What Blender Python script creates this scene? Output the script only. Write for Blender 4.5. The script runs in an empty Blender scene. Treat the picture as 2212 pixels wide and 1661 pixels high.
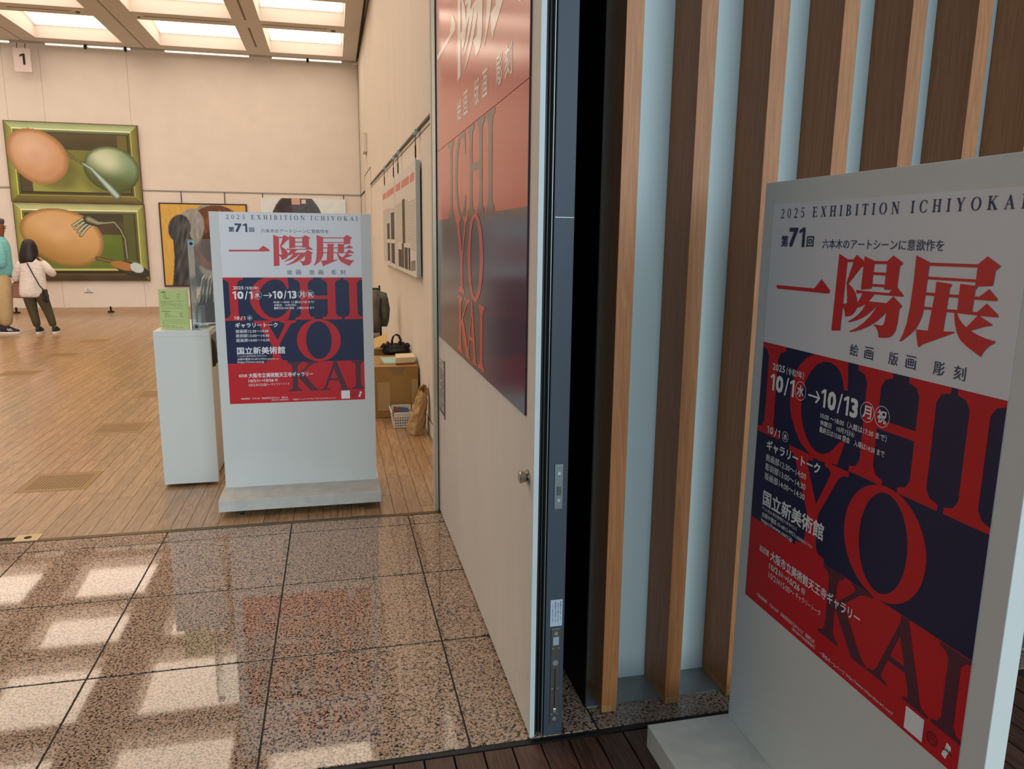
import bpy, bmesh, math, random
from math import sin, cos, pi, radians, sqrt, atan2
from mathutils import Vector, Matrix, noise
random.seed(7)
SC = bpy.context.scene
COL = SC.collection

# ------------------------------------------------------------------ camera
cam_d = bpy.data.cameras.new('camera')
cam_d.sensor_fit = 'HORIZONTAL'; cam_d.sensor_width = 36.0
cam_d.lens = 1637.95 / 2212 * 36.0
cam_d.clip_start = 0.02; cam_d.clip_end = 200
cam = bpy.data.objects.new('camera', cam_d); COL.objects.link(cam)
yw, pt, rl = radians(13.1989), radians(10.88923), radians(-0.615)
fwd = Vector((sin(yw)*cos(pt), cos(yw)*cos(pt), -sin(pt)))
rt = Vector((cos(yw), -sin(yw), 0)); dn = fwd.cross(rt)
r2 = rt*cos(rl) + dn*sin(rl); d2 = -rt*sin(rl) + dn*cos(rl)
m = Matrix((( r2.x, -d2.x, -fwd.x, 0), (r2.y, -d2.y, -fwd.y, 0), (r2.z, -d2.z, -fwd.z, 1.47), (0, 0, 0, 1)))
cam.matrix_world = m
SC.camera = cam

# ------------------------------------------------------------------ world, light, exposure
SC.view_settings.view_transform = 'Standard'; SC.view_settings.look = 'None'
SC.view_settings.gamma = 1.0; SC.view_settings.exposure = 0.0
SC.view_settings.use_curve_mapping = False
HALL = 2150.0        # daylight from the glass front of the hall behind the camera (W)
WORLD = 0.25
COFFER = 3.25
w = bpy.data.worlds.new('world'); SC.world = w; w.use_nodes = True
bg = w.node_tree.nodes['Background']
bg.inputs[0].default_value = (0.62, 0.83, 1.0, 1); bg.inputs[1].default_value = WORLD
def area(name, loc, target, sx, sy, power, color):
    d = bpy.data.lights.new(name, 'AREA'); d.shape = 'RECTANGLE'; d.size = sx; d.size_y = sy
    d.energy = power; d.color = color
    o = bpy.data.objects.new(name, d); COL.objects.link(o); o.location = loc
    o.rotation_euler = (Vector(target) - Vector(loc)).to_track_quat('-Z', 'Y').to_euler()
    return o
area('glass_front_daylight', (4.0, -14.0, 4.6), (0.0, 3.5, 1.0), 13.0, 8.0, HALL, (0.78, 0.93, 1.0))
area('doorway_added_fill', (-2.3, 3.2, 4.05), (-1.9, 3.2, 0.0), 2.2, 0.8, 22.0, (1.0, 0.84, 0.68))  # unseen warm fill, added under the soffit to brighten door leaf and granite
area('room_behind_light', (-4.0, 17.6, 4.6), (-4.0, 17.6, 0.0), 9.0, 2.4, 170.0, (1.0, 0.82, 0.64))

# ------------------------------------------------------------------ materials
def lin(c):
    def f(v):
        v /= 255.0
        return v/12.92 if v <= 0.04045 else ((v+0.055)/1.055)**2.4
    return (f(c[0]), f(c[1]), f(c[2]), 1.0)
MATS = {}
def mat(name, col, rough=0.6, metal=0.0, coat=0.0, coat_rough=0.1, spec=0.5, var=0.0, vscale=8.0, bump=0.0, bscale=60.0, emit=None, estr=0.0, trans=0.0, ior=1.45, stretch=(1, 1, 1)):
    if name in MATS: return MATS[name]
    mt = bpy.data.materials.new(name); mt.use_nodes = True
    nt = mt.node_tree; N = nt.nodes; L = nt.links
    b = N['Principled BSDF']
    c = lin(col)
    b.inputs['Base Color'].default_value = c
    b.inputs['Roughness'].default_value = rough; b.inputs['Metallic'].default_value = metal
    b.inputs['Specular IOR Level'].default_value = spec; b.inputs['IOR'].default_value = ior
    b.inputs['Coat Weight'].default_value = coat; b.inputs['Coat Roughness'].default_value = coat_rough
    b.inputs['Transmission Weight'].default_value = trans
    if emit:
        b.inputs['Emission Color'].default_value = emit; b.inputs['Emission Strength'].default_value = estr
    tc = N.new('ShaderNodeTexCoord'); mp = N.new('ShaderNodeMapping'); mp.inputs['Scale'].default_value = stretch
    L.new(tc.outputs['Object'], mp.inputs['Vector'])
    if var > 0:
        n = N.new('ShaderNodeTexNoise'); n.inputs['Scale'].default_value = vscale; n.inputs['Detail'].default_value = 4
        L.new(mp.outputs[0], n.inputs['Vector'])
        r = N.new('ShaderNodeValToRGB')
        r.color_ramp.elements[0].position = 0.3; r.color_ramp.elements[1].position = 0.7
        r.color_ramp.elements[0].color = (c[0]*(1-var), c[1]*(1-var), c[2]*(1-var), 1)
        r.color_ramp.elements[1].color = (min(1, c[0]*(1+var)), min(1, c[1]*(1+var)), min(1, c[2]*(1+var)), 1)
        L.new(n.outputs['Fac'], r.inputs[0]); L.new(r.outputs[0], b.inputs['Base Color'])
    if bump > 0:
        n2 = N.new('ShaderNodeTexNoise'); n2.inputs['Scale'].default_value = bscale; n2.inputs['Detail'].default_value = 3
        L.new(mp.outputs[0], n2.inputs['Vector'])
        bp = N.new('ShaderNodeBump'); bp.inputs['Strength'].default_value = bump; bp.inputs['Distance'].default_value = 0.01
        L.new(n2.outputs['Fac'], bp.inputs['Height']); L.new(bp.outputs[0], b.inputs['Normal'])
    MATS[name] = mt
    return mt

def wood_mat(name, dark, light, rough=0.4, coat=0.0, rnd=0.25, along='Y', gscale=1.0, coat_rough=0.2, con=1.0):
    mt = bpy.data.materials.new(name); mt.use_nodes = True
    nt = mt.node_tree; N = nt.nodes; L = nt.links; b = N['Principled BSDF']
    geo = N.new('ShaderNodeNewGeometry'); oi = N.new('ShaderNodeObjectInfo')
    mul = N.new('ShaderNodeMath'); mul.operation = 'MULTIPLY'; mul.inputs[1].default_value = 37.0
    L.new(oi.outputs['Random'], mul.inputs[0])
    add = N.new('ShaderNodeVectorMath'); add.operation = 'ADD'
    L.new(geo.outputs['Position'], add.inputs[0]); L.new(mul.outputs[0], add.inputs[1])
    mp = N.new('ShaderNodeMapping')
    s = {'Y': (22, 1.3, 22), 'Z': (26, 26, 1.1)}[along]
    mp.inputs['Scale'].default_value = tuple(v*gscale for v in s)
    L.new(add.outputs[0], mp.inputs['Vector'])
    n = N.new('ShaderNodeTexNoise'); n.inputs['Scale'].default_value = 1.0; n.inputs['Detail'].default_value = 3; n.inputs['Distortion'].default_value = 0.6
    L.new(mp.outputs[0], n.inputs['Vector'])
    m2 = N.new('ShaderNodeMath'); m2.operation = 'MULTIPLY'; m2.inputs[1].default_value = 9.0
    L.new(n.outputs['Fac'], m2.inputs[0])
    fr = N.new('ShaderNodeMath'); fr.operation = 'PINGPONG'; fr.inputs[1].default_value = 0.5
    L.new(m2.outputs[0], fr.inputs[0])
    n3 = N.new('ShaderNodeTexNoise'); n3.inputs['Scale'].default_value = 6.0; n3.inputs['Detail'].default_value = 6
    L.new(mp.outputs[0], n3.inputs['Vector'])
    mx = N.new('ShaderNodeMath'); mx.operation = 'MULTIPLY_ADD'; mx.inputs[1].default_value = 0.7
    L.new(fr.outputs[0], mx.inputs[0])
    m3 = N.new('ShaderNodeMath'); m3.operation = 'MULTIPLY'; m3.inputs[1].default_value = 0.55
    L.new(n3.outputs['Fac'], m3.inputs[0]); L.new(m3.outputs[0], mx.inputs[2])
    r = N.new('ShaderNodeValToRGB'); r.color_ramp.elements[0].position = 0.37-0.25*con; r.color_ramp.elements[1].position = 0.37+0.25*con
    r.color_ramp.elements[0].color = lin(dark); r.color_ramp.elements[1].color = lin(light)
    L.new(mx.outputs[0], r.inputs[0])
    hsv = N.new('ShaderNodeHueSaturation')
    mr = N.new('ShaderNodeMapRange'); mr.inputs['To Min'].default_value = 1 - rnd; mr.inputs['To Max'].default_value = 1 + rnd*0.6
    L.new(oi.outputs['Random'], mr.inputs['Value']); L.new(mr.outputs[0], hsv.inputs['Value']); L.new(r.outputs[0], hsv.inputs['Color'])
    L.new(hsv.outputs[0], b.inputs['Base Color'])
    b.inputs['Roughness'].default_value = rough; b.inputs['Coat Weight'].default_value = coat; b.inputs['Coat Roughness'].default_value = coat_rough
    bp = N.new('ShaderNodeBump'); bp.inputs['Strength'].default_value = 0.08; bp.inputs['Distance'].default_value = 0.004
    L.new(mx.outputs[0], bp.inputs['Height']); L.new(bp.outputs[0], b.inputs['Normal'])
    return mt

def granite_mat(name, base, rough=0.04, coat=0.0):
    mt = bpy.data.materials.new(name); mt.use_nodes = True
    nt = mt.node_tree; N = nt.nodes; L = nt.links; b = N['Principled BSDF']
    geo = N.new('ShaderNodeNewGeometry'); oi = N.new('ShaderNodeObjectInfo')
    mul = N.new('ShaderNodeMath'); mul.operation = 'MULTIPLY'; mul.inputs[1].default_value = 53.0
    L.new(oi.outputs['Random'], mul.inputs[0])
    add = N.new('ShaderNodeVectorMath'); add.operation = 'ADD'
    L.new(geo.outputs['Position'], add.inputs[0]); L.new(mul.outputs[0], add.inputs[1])
    n = N.new('ShaderNodeTexNoise'); n.inputs['Scale'].default_value = 138.0; n.inputs['Detail'].default_value = 2.5; n.inputs['Roughness'].default_value = 0.55; n.inputs['Distortion'].default_value = 0.8
    L.new(add.outputs[0], n.inputs['Vector'])
    r = N.new('ShaderNodeValToRGB')
    e = r.color_ramp.elements
    e[0].position = 0.425; e[0].color = lin((38, 36, 36))
    e[1].position = 0.475; e[1].color = lin(base)
    x = e.new(0.56); x.color = lin((min(255, base[0]+14), base[1]+8, base[2]+6))
    x = e.new(0.62); x.color = lin((min(255, base[0]+22), base[1]+26, base[2]+28))
    L.new(n.outputs['Fac'], r.inputs[0])
    hsv = N.new('ShaderNodeHueSaturation')
    mr = N.new('ShaderNodeMapRange'); mr.inputs['To Min'].default_value = 0.93; mr.inputs['To Max'].default_value = 1.05
    L.new(oi.outputs['Random'], mr.inputs['Value']); L.new(mr.outputs[0], hsv.inputs['Value']); L.new(r.outputs[0], hsv.inputs['Color'])
    L.new(hsv.outputs[0], b.inputs['Base Color'])
    b.inputs['Roughness'].default_value = rough; b.inputs['Specular IOR Level'].default_value = 0.75
    b.inputs['Coat Weight'].default_value = coat; b.inputs['Coat Roughness'].default_value = 0.03
    return mt

def attr_mat(name, rough=0.5, coat=0.15):
    mt = bpy.data.materials.new(name); mt.use_nodes = True
    N = mt.node_tree.nodes; L = mt.node_tree.links; b = N['Principled BSDF']
    a = N.new('ShaderNodeAttribute'); a.attribute_name = 'paint'
    L.new(a.outputs['Color'], b.inputs['Base Color'])
    n = N.new('ShaderNodeTexNoise'); n.inputs['Scale'].default_value = 60
    bp = N.new('ShaderNodeBump'); bp.inputs['Strength'].default_value = 0.1; bp.inputs['Distance'].default_value = 0.003
    L.new(n.outputs['Fac'], bp.inputs['Height']); L.new(bp.outputs[0], b.inputs['Normal'])
    b.inputs['Roughness'].default_value = rough; b.inputs['Coat Weight'].default_value = coat
    return mt

M_wall = mat('gallery_wall_cloth', (226, 218, 210), 0.9, var=0.03, vscale=3, bump=0.05, bscale=120)
M_wall2 = mat('gallery_side_wall_cloth', (214, 207, 197), 0.9, var=0.018, vscale=2, stretch=(1, 2.2, 0.25), bump=0.05, bscale=90)
M_white = mat('white_painted_board', (212, 214, 210), 0.55, var=0.015, vscale=5, bump=0.02, bscale=40)
M_worn = mat('worn_white_board', (196, 195, 188), 0.6, var=0.10, vscale=14, bump=0.05, bscale=30)
M_ceil = mat('ceiling_paint', (205, 200, 190), 0.85, var=0.02, vscale=2)
M_ceilw = mat('coffer_white', (206, 197, 190), 0.8, var=0.01, vscale=2)
M_joint = mat('dark_joint', (52, 46, 40), 0.8, var=0.1)
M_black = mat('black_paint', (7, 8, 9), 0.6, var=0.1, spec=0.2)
M_light = mat('luminous_membrane', (255, 240, 220), 0.8, emit=(1.0, 0.845, 0.68, 1), estr=COFFER, var=0.01)
M_tube = mat('tube_lamp', (255, 240, 220), 0.8, emit=(1.0, 0.9, 0.74, 1), estr=2.2, var=0.01)
M_plank = wood_mat('oak_floorboard', (128, 94, 64), (178, 142, 104), 0.36, 0.55, 0.16, 'Y', coat_rough=0.16)
M_plank_gap = mat('floor_gap', (50, 34, 22), 0.8, var=0.1)
M_deck = wood_mat('dark_deck_board', (44, 29, 21), (92, 62, 47), 0.5, 0.1, 0.25, 'Y')
M_slat = wood_mat('cedar_slat', (146, 88, 44), (184, 122, 72), 0.5, 0.0, 0.10, 'Z', con=1.7)
M_slatend = wood_mat('pale_cedar_end', (160, 110, 62), (190, 140, 84), 0.6, 0.0, 0.1, 'Z')
M_granite = granite_mat('polished_granite', (173, 146, 124))
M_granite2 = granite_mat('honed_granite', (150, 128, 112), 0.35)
M_grout = mat('tile_joint', (40, 34, 30), 0.7, var=0.1)
M_rubber = mat('black_rubber', (22, 23, 25), 0.5, var=0.1)
M_steel = mat('brushed_steel', (128, 134, 138), 0.32, 0.9, var=0.06, vscale=30, stretch=(1, 1, 12))
M_sill = mat('steel_sill', (138, 142, 144), 0.35, 0.45, var=0.08, vscale=20, stretch=(1, 14, 1))
M_brass = mat('threshold_bronze', (140, 118, 88), 0.4, 0.7, var=0.06)
M_door = mat('door_cream_laminate', (226, 220, 208), 0.6, var=0.03, vscale=6, stretch=(1, 1, 0.4), bump=0.02, bscale=40)
M_doorw = mat('door_white_edge', (196, 204, 206), 0.5, var=0.03, vscale=12)
M_navyedge = mat('door_blue_grey_steel', (58, 68, 80), 0.55, 0.0, var=0.05, vscale=18, stretch=(1, 1, 0.15))
M_blue = mat('recess_blue_white', (184, 200, 203), 0.6, var=0.01, vscale=2)
M_paper = mat('poster_paper', (222, 224, 228), 0.45, var=0.008, coat=0.25, coat_rough=0.3, bump=0.06, bscale=7)
M_red = mat('print_red', (198, 22, 34), 0.45, var=0.03, vscale=4, coat=0.12, coat_rough=0.3, spec=0.35, bump=0.08, bscale=7)
M_navy = mat('print_navy', (14, 24, 68), 0.45, var=0.03, vscale=4, coat=0.12, coat_rough=0.3, spec=0.35, bump=0.08, bscale=7)
M_plum = mat('print_plum', (84, 34, 52), 0.45, var=0.03, vscale=4, coat=0.12, coat_rough=0.3, spec=0.35, bump=0.08, bscale=7)
M_navytxt = mat('print_navy_text', (30, 38, 84), 0.5, var=0.02, coat=0.2, coat_rough=0.3)
M_whitetxt = mat('print_white_text', (236, 238, 240), 0.5, var=0.01, coat=0.2, coat_rough=0.3)
M_title = mat('print_title_red', (206, 20, 30), 0.45, var=0.02, coat=0.3, coat_rough=0.3)
G_ = dict(rough=0.5, var=0.02, coat=0.9, coat_rough=0.17, spec=0.15)
M_dred = mat('panel_red', (206, 52, 44), **G_)
M_dnavy = mat('panel_navy', (22, 26, 62), **G_)
M_dcream = mat('panel_cream_letters', (254, 248, 236), **G_)
M_dlet = mat('panel_slate_letters', (30, 34, 54), **G_)
M_dkai = mat('panel_red_letters', (210, 44, 38), **G_)
M_dedge = mat('panel_edge', (60, 14, 40), 0.5, var=0.05)
M_dark = mat('dark_metal', (48, 46, 44), 0.4, 0.6, var=0.05)
M_acryl = mat('clear_acrylic', (236, 244, 246), 0.04, trans=0.93, ior=1.49, var=0.002)
M_black2 = mat('black_leather', (26, 24, 24), 0.35, var=0.15, vscale=30, bump=0.15, bscale=60)

# ------------------------------------------------------------------ geometry helpers
class G:
    """collects faces in world coordinates; build() makes ONE mesh object"""
    def __init__(s): s.v = []; s.f = []; s.mi = []
    def add(s, vs, fs, k=0):
        o = len(s.v); s.v += [tuple(p) for p in vs]
        s.f += [tuple(i+o for i in q) for q in fs]; s.mi += [k]*len(fs); return s
    def box(s, x0, x1, y0, y1, z0, z1, k=0):
        vs = [(x, y, z) for z in (z0, z1) for y in (y0, y1) for x in (x0, x1)]
        return s.add(vs, [(0, 2, 3, 1), (4, 5, 7, 6), (0, 1, 5, 4), (2, 6, 7, 3), (0, 4, 6, 2), (1, 3, 7, 5)], k)
    def hexa(s, b, t, k=0):
        n = len(b)
        fs = [tuple(range(n))[::-1], tuple(range(n, 2*n))] + [(i, (i+1) % n, n+(i+1) % n, n+i) for i in range(n)]
        return s.add(list(b)+list(t), fs, k)
    def prism(s, poly, h0, h1, fn, k=0):
        return s.hexa([fn(p[0], p[1], h0) for p in poly], [fn(p[0], p[1], h1) for p in poly], k)
    def tube(s, pts, rad, n=10, k=0, ry=None, cap=True):
        pts = [Vector(p) for p in pts]
        if not hasattr(rad, '__len__'): rad = [rad]*len(pts)
        up = None; rings = []
        for i, p in enumerate(pts):
            a = pts[max(0, i-1)]; b = pts[min(len(pts)-1, i+1)]; d = (b-a).normalized()
            if up is None: up = Vector((0, 1, 0)) if abs(d.y) < 0.9 else Vector((1, 0, 0))
            sd = d.cross(up).normalized(); up = sd.cross(d).normalized()
            r = rad[i]; q = r if ry is None else (ry[i] if hasattr(ry, '__len__') else ry)
            rings.append([p + sd*cos(2*pi*j/n)*r + up*sin(2*pi*j/n)*q for j in range(n)])
        vs = [q for r in rings for q in r]; fs = []
        for i in range(len(pts)-1):
            for j in range(n): fs.append((i*n+j, i*n+(j+1) % n, (i+1)*n+(j+1) % n, (i+1)*n+j))
        if cap: fs += [tuple(range(n))[::-1], tuple((len(pts)-1)*n+j for j in range(n))]
        return s.add(vs, fs, k)
    def loft(s, rings, n=20, k=0, cap=True, wob=0.0, seed=0.0):
        vs = []; fs = []
        for i, (cx, cy, z, rx, ry) in enumerate(rings):
            for j in range(n):
                a = 2*pi*j/n
                q = 1 + (wob*noise.noise(Vector((cos(a)*2+seed, sin(a)*2, z*9))) if wob else 0)
                vs.append((cx+cos(a)*rx*q, cy+sin(a)*ry*q, z))
        for i in range(len(rings)-1):
            for j in range(n): fs.append((i*n+j, i*n+(j+1) % n, (i+1)*n+(j+1) % n, (i+1)*n+j))
        if cap: fs += [tuple(range(n))[::-1], tuple((len(rings)-1)*n+j for j in range(n))]
        return s.add(vs, fs, k)
    def disc(s, c, r, h, axis='Y', n=20, k=0, r2=None):
        r2 = r if r2 is None else r2; c = Vector(c)
        ex, ey, ez = {'Y': (Vector((1, 0, 0)), Vector((0, 0, 1)), Vector((0, -1, 0))), 'Z': (Vector((1, 0, 0)), Vector((0, 1, 0)), Vector((0, 0, 1))), 'X': (Vector((0, 1, 0)), Vector((0, 0, 1)), Vector((-1, 0, 0)))}[axis]
        b = [c+ex*cos(2*pi*j/n)*r+ey*sin(2*pi*j/n)*r for j in range(n)]; t = [c+ez*h+ex*cos(2*pi*j/n)*r2+ey*sin(2*pi*j/n)*r2 for j in range(n)]
        return s.hexa(b, t, k)
    def build(s, name, mats, parent=None, bevel=0.0, smooth=False, sub=0, org=None, segs=2):
        if not isinstance(mats, (list, tuple)): mats = [mats]
        O = Vector((0, 0, 0))
        if parent is not None: O = wloc(parent)
        elif org is not None: O = Vector(org)
        me = bpy.data.meshes.new(name)
        me.from_pydata([tuple(Vector(p)-O) for p in s.v], [], s.f)
        for q in mats: me.materials.append(q)
        me.polygons.foreach_set('material_index', s.mi)
        bm = bmesh.new(); bm.from_mesh(me); bmesh.ops.recalc_face_normals(bm, faces=bm.faces); bm.to_mesh(me); bm.free()
        if smooth:
            for p in me.polygons: p.use_smooth = True
        o = bpy.data.objects.new(name, me); COL.objects.link(o)
        if parent is not None: o.parent = parent
        else: o.location = O
        if bevel > 0:
            b = o.modifiers.new('b', 'BEVEL'); b.width = bevel; b.segments = segs; b.limit_method = 'ANGLE'
        if sub:
            q = o.modifiers.new('s', 'SUBSURF'); q.levels = sub; q.render_levels = sub
        return o
def wloc(o):
    v = Vector((0, 0, 0))
    while o is not None: v = v + o.location; o = o.parent
    return v
def box(name, x0, x1, y0, y1, z0, z1, mt, parent=None, bevel=0.0, org=None):
    if parent is None and org is None: org = ((x0+x1)/2, (y0+y1)/2, z0)
    return G().box(x0, x1, y0, y1, z0, z1).build(name, mt, parent, bevel, org=org)
def tag(o, label=None, cat=None, group=None, kind=None):
    if label: o['label'] = label
    if cat: o['category'] = cat
    if group: o['group'] = group
    if kind: o['kind'] = kind
    return o
def thing(name, loc, label, cat, group=None, rz=0):
    o = bpy.data.objects.new(name, None); COL.objects.link(o); o.location = loc; o.rotation_euler = (0, 0, rz)
    o.empty_display_size = 0.1
    return tag(o, label, cat, group)

# ---- lettering
_tc = {}
def text_geo(s, bold=0.0, res=2):
    k = (s, bold, res)
    if k in _tc: return _tc[k]
    c = bpy.data.curves.new('t', 'FONT'); c.body = s; c.offset = bold; c.resolution_u = res; c.fill_mode = 'FRONT'
    o = bpy.data.objects.new('t', c); COL.objects.link(o)
    dg = bpy.context.evaluated_depsgraph_get(); e = o.evaluated_get(dg); me = e.to_mesh()
    v = [(p.co.x, p.co.y) for p in me.vertices]; f = [tuple(p.vertices) for p in me.polygons]
    e.to_mesh_clear(); bpy.data.objects.remove(o); bpy.data.curves.remove(c)
    x0 = min(p[0] for p in v); x1 = max(p[0] for p in v); y0 = min(p[1] for p in v); y1 = max(p[1] for p in v)
    v = [((p[0]-x0)/(x1-x0), 1-(p[1]-y0)/(y1-y0)) for p in v]
    _tc[k] = (v, f, (x1-x0)/(y1-y0)); return _tc[k]
LIFT = [0.0]; STEP = [0]
def lift():      # neighbouring ink layers never share one plane
    STEP[0] = (STEP[0]+1) % 8; LIFT[0] = STEP[0]*2.5e-5
def put_text(g, fn, s, u0, v0, u1, v1, bold=0.0, res=2):
    v, f, r = text_geo(s, 0.0, res)
    bx = bold/max(r, 0.3); by = bold      # heavier strokes: four slightly shifted impressions
    sh = ((-bx, -by), (bx, -by), (-bx, by), (bx, by)) if bold > 0.007 else ((0, 0),)
    for dx, dy in sh:
        lift(); g.add([fn(u0+(u1-u0)*(a*(1-2*bx)+bx+dx), v0+(v1-v0)*(b*(1-2*by)+by+dy)) for a, b in v], f)
def poly(g, fn, pts): lift(); g.add([fn(*p) for p in pts], [tuple(range(len(pts)))])

def ser(xl, xr, a, b, yt, yb, st=0.016, br=0.03):
    """serifed stem: stem a..b, serif xl..xr at both ends, yt..yb (v down)"""
    q = br*0.45
    return [(xl, yt), (xr, yt), (xr, yt+st), (b+q, yt+st+q*0.6), (b, yt+st+br), (b, yb-st-br), (b+q, yb-st-q*0.6), (xr, yb-st), (xr, yb), (xl, yb), (xl, yb-st), (a-q, yb-st-q*0.6), (a, yb-st-br), (a, yt+st+br), (a-q, yt+st+q*0.6), (xl, yt+st)]
def ring(cx, cy, rx, ry, ix, iy, n=40, a0=0, a1=360):
    P = []
    for i in range(n):
        A = radians(a0+(a1-a0)*i/n); B = radians(a0+(a1-a0)*(i+1)/n)
        P.append([(cx+rx*cos(A), cy+ry*sin(A)), (cx+rx*cos(B), cy+ry*sin(B)), (cx+ix*cos(B), cy+iy*sin(B)), (cx+ix*cos(A), cy+iy*sin(A))])
    return P
def one(g, fn, u0, v0, u1, v1, t=0.42):
    w_, h_ = u1-u0, v1-v0
    poly(g, fn, [(u1-w_*t, v0), (u1, v0), (u1, v1), (u1-w_*t, v1), (u1-w_*t, v0+h_*0.20), (u0+w_*0.08, v0+h_*0.30), (u0, v0+h_*0.16)])
# big letters in poster units (u across, v down, both in poster widths)
BIG = {
 'I1': [ser(-0.002, 0.140, 0.041, 0.098, 0.465, 0.783)],
 'C': [[(0.293, 0.465), (0.455, 0.465), (0.464, 0.548), (0.448, 0.551), (0.438, 0.524), (0.422, 0.499), (0.398, 0.485), (0.372, 0.48), (0.342, 0.482), (0.309, 0.497), (0.281, 0.523), (0.259, 0.557), (0.248, 0.597), (0.246, 0.637), (0.25, 0.668), (0.263, 0.702), (0.286, 0.733), (0.314, 0.757), (0.344, 0.768), (0.374, 0.767), (0.404, 0.754), (0.429, 0.732), (0.445, 0.713), (0.455, 0.704), (0.473, 0.705), (0.448, 0.78), (0.433, 0.781), (0.409, 0.787), (0.375, 0.791), (0.34, 0.79), (0.301, 0.78), (0.26, 0.761), (0.224, 0.726), (0.199, 0.689), (0.186, 0.655), (0.181, 0.618), (0.187, 0.581), (0.201, 0.541), (0.223, 0.511), (0.254, 0.485)]],
 'H': [ser(0.501, 0.641, 0.543, 0.600, 0.465, 0.782), ser(0.700, 0.841, 0.741, 0.799, 0.465, 0.782), [(0.59, 0.601), (0.75, 0.601), (0.75, 0.628), (0.59, 0.628)]],
 'I2': [ser(0.861, 1.0, 0.902, 0.961, 0.465, 0.782)],
 'Y': [[(0.201, 0.785), (0.332, 0.785), (0.332, 0.800), (0.310, 0.803), (0.302, 0.812), (0.366, 0.933), (0.419, 0.826), (0.422, 0.812), (0.412, 0.803), (0.391, 0.800), (0.391, 0.785), (0.504, 0.785), (0.504, 0.800), (0.478, 0.806), (0.459, 0.822), (0.381, 0.960), (0.381, 1.050), (0.386, 1.073), (0.398, 1.085), (0.429, 1.090), (0.429, 1.106), (0.276, 1.106), (0.276, 1.090), (0.308, 1.085), (0.320, 1.073), (0.324, 1.050), (0.324, 0.976), (0.238, 0.820), (0.225, 0.806), (0.201, 0.800)]],
 'O': ring(0.6665, 0.940, 0.1615, 0.162, 0.0945, 0.144, 56),
 'K': [ser(0.430, 0.528, 0.461, 0.500, 1.103, 1.329, 0.010, 0.024), [(0.562, 1.103), (0.653, 1.103), (0.653, 1.111), (0.625, 1.116), (0.600, 1.128), (0.521, 1.200), (0.495, 1.222), (0.495, 1.205), (0.575, 1.130), (0.583, 1.119), (0.576, 1.113), (0.562, 1.111)], [(0.498, 1.215), (0.535, 1.186), (0.622, 1.297), (0.640, 1.315), (0.656, 1.322), (0.656, 1.329), (0.592, 1.329), (0.500, 1.216)]],
 'A': [[(0.769, 1.103), (0.790, 1.103), (0.860, 1.300), (0.870, 1.315), (0.893, 1.321), (0.893, 1.328), (0.800, 1.328), (0.800, 1.321), (0.819, 1.315), (0.821, 1.304), (0.804, 1.253), (0.731, 1.253), (0.716, 1.300), (0.719, 1.315), (0.741, 1.321), (0.741, 1.328), (0.661, 1.328), (0.661, 1.321), (0.683, 1.315), (0.696, 1.300), (0.737, 1.190)],],
 'I3': [ser(0.903, 1.001, 0.933, 0.972, 1.103, 1.328, 0.010, 0.024)],
}
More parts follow.
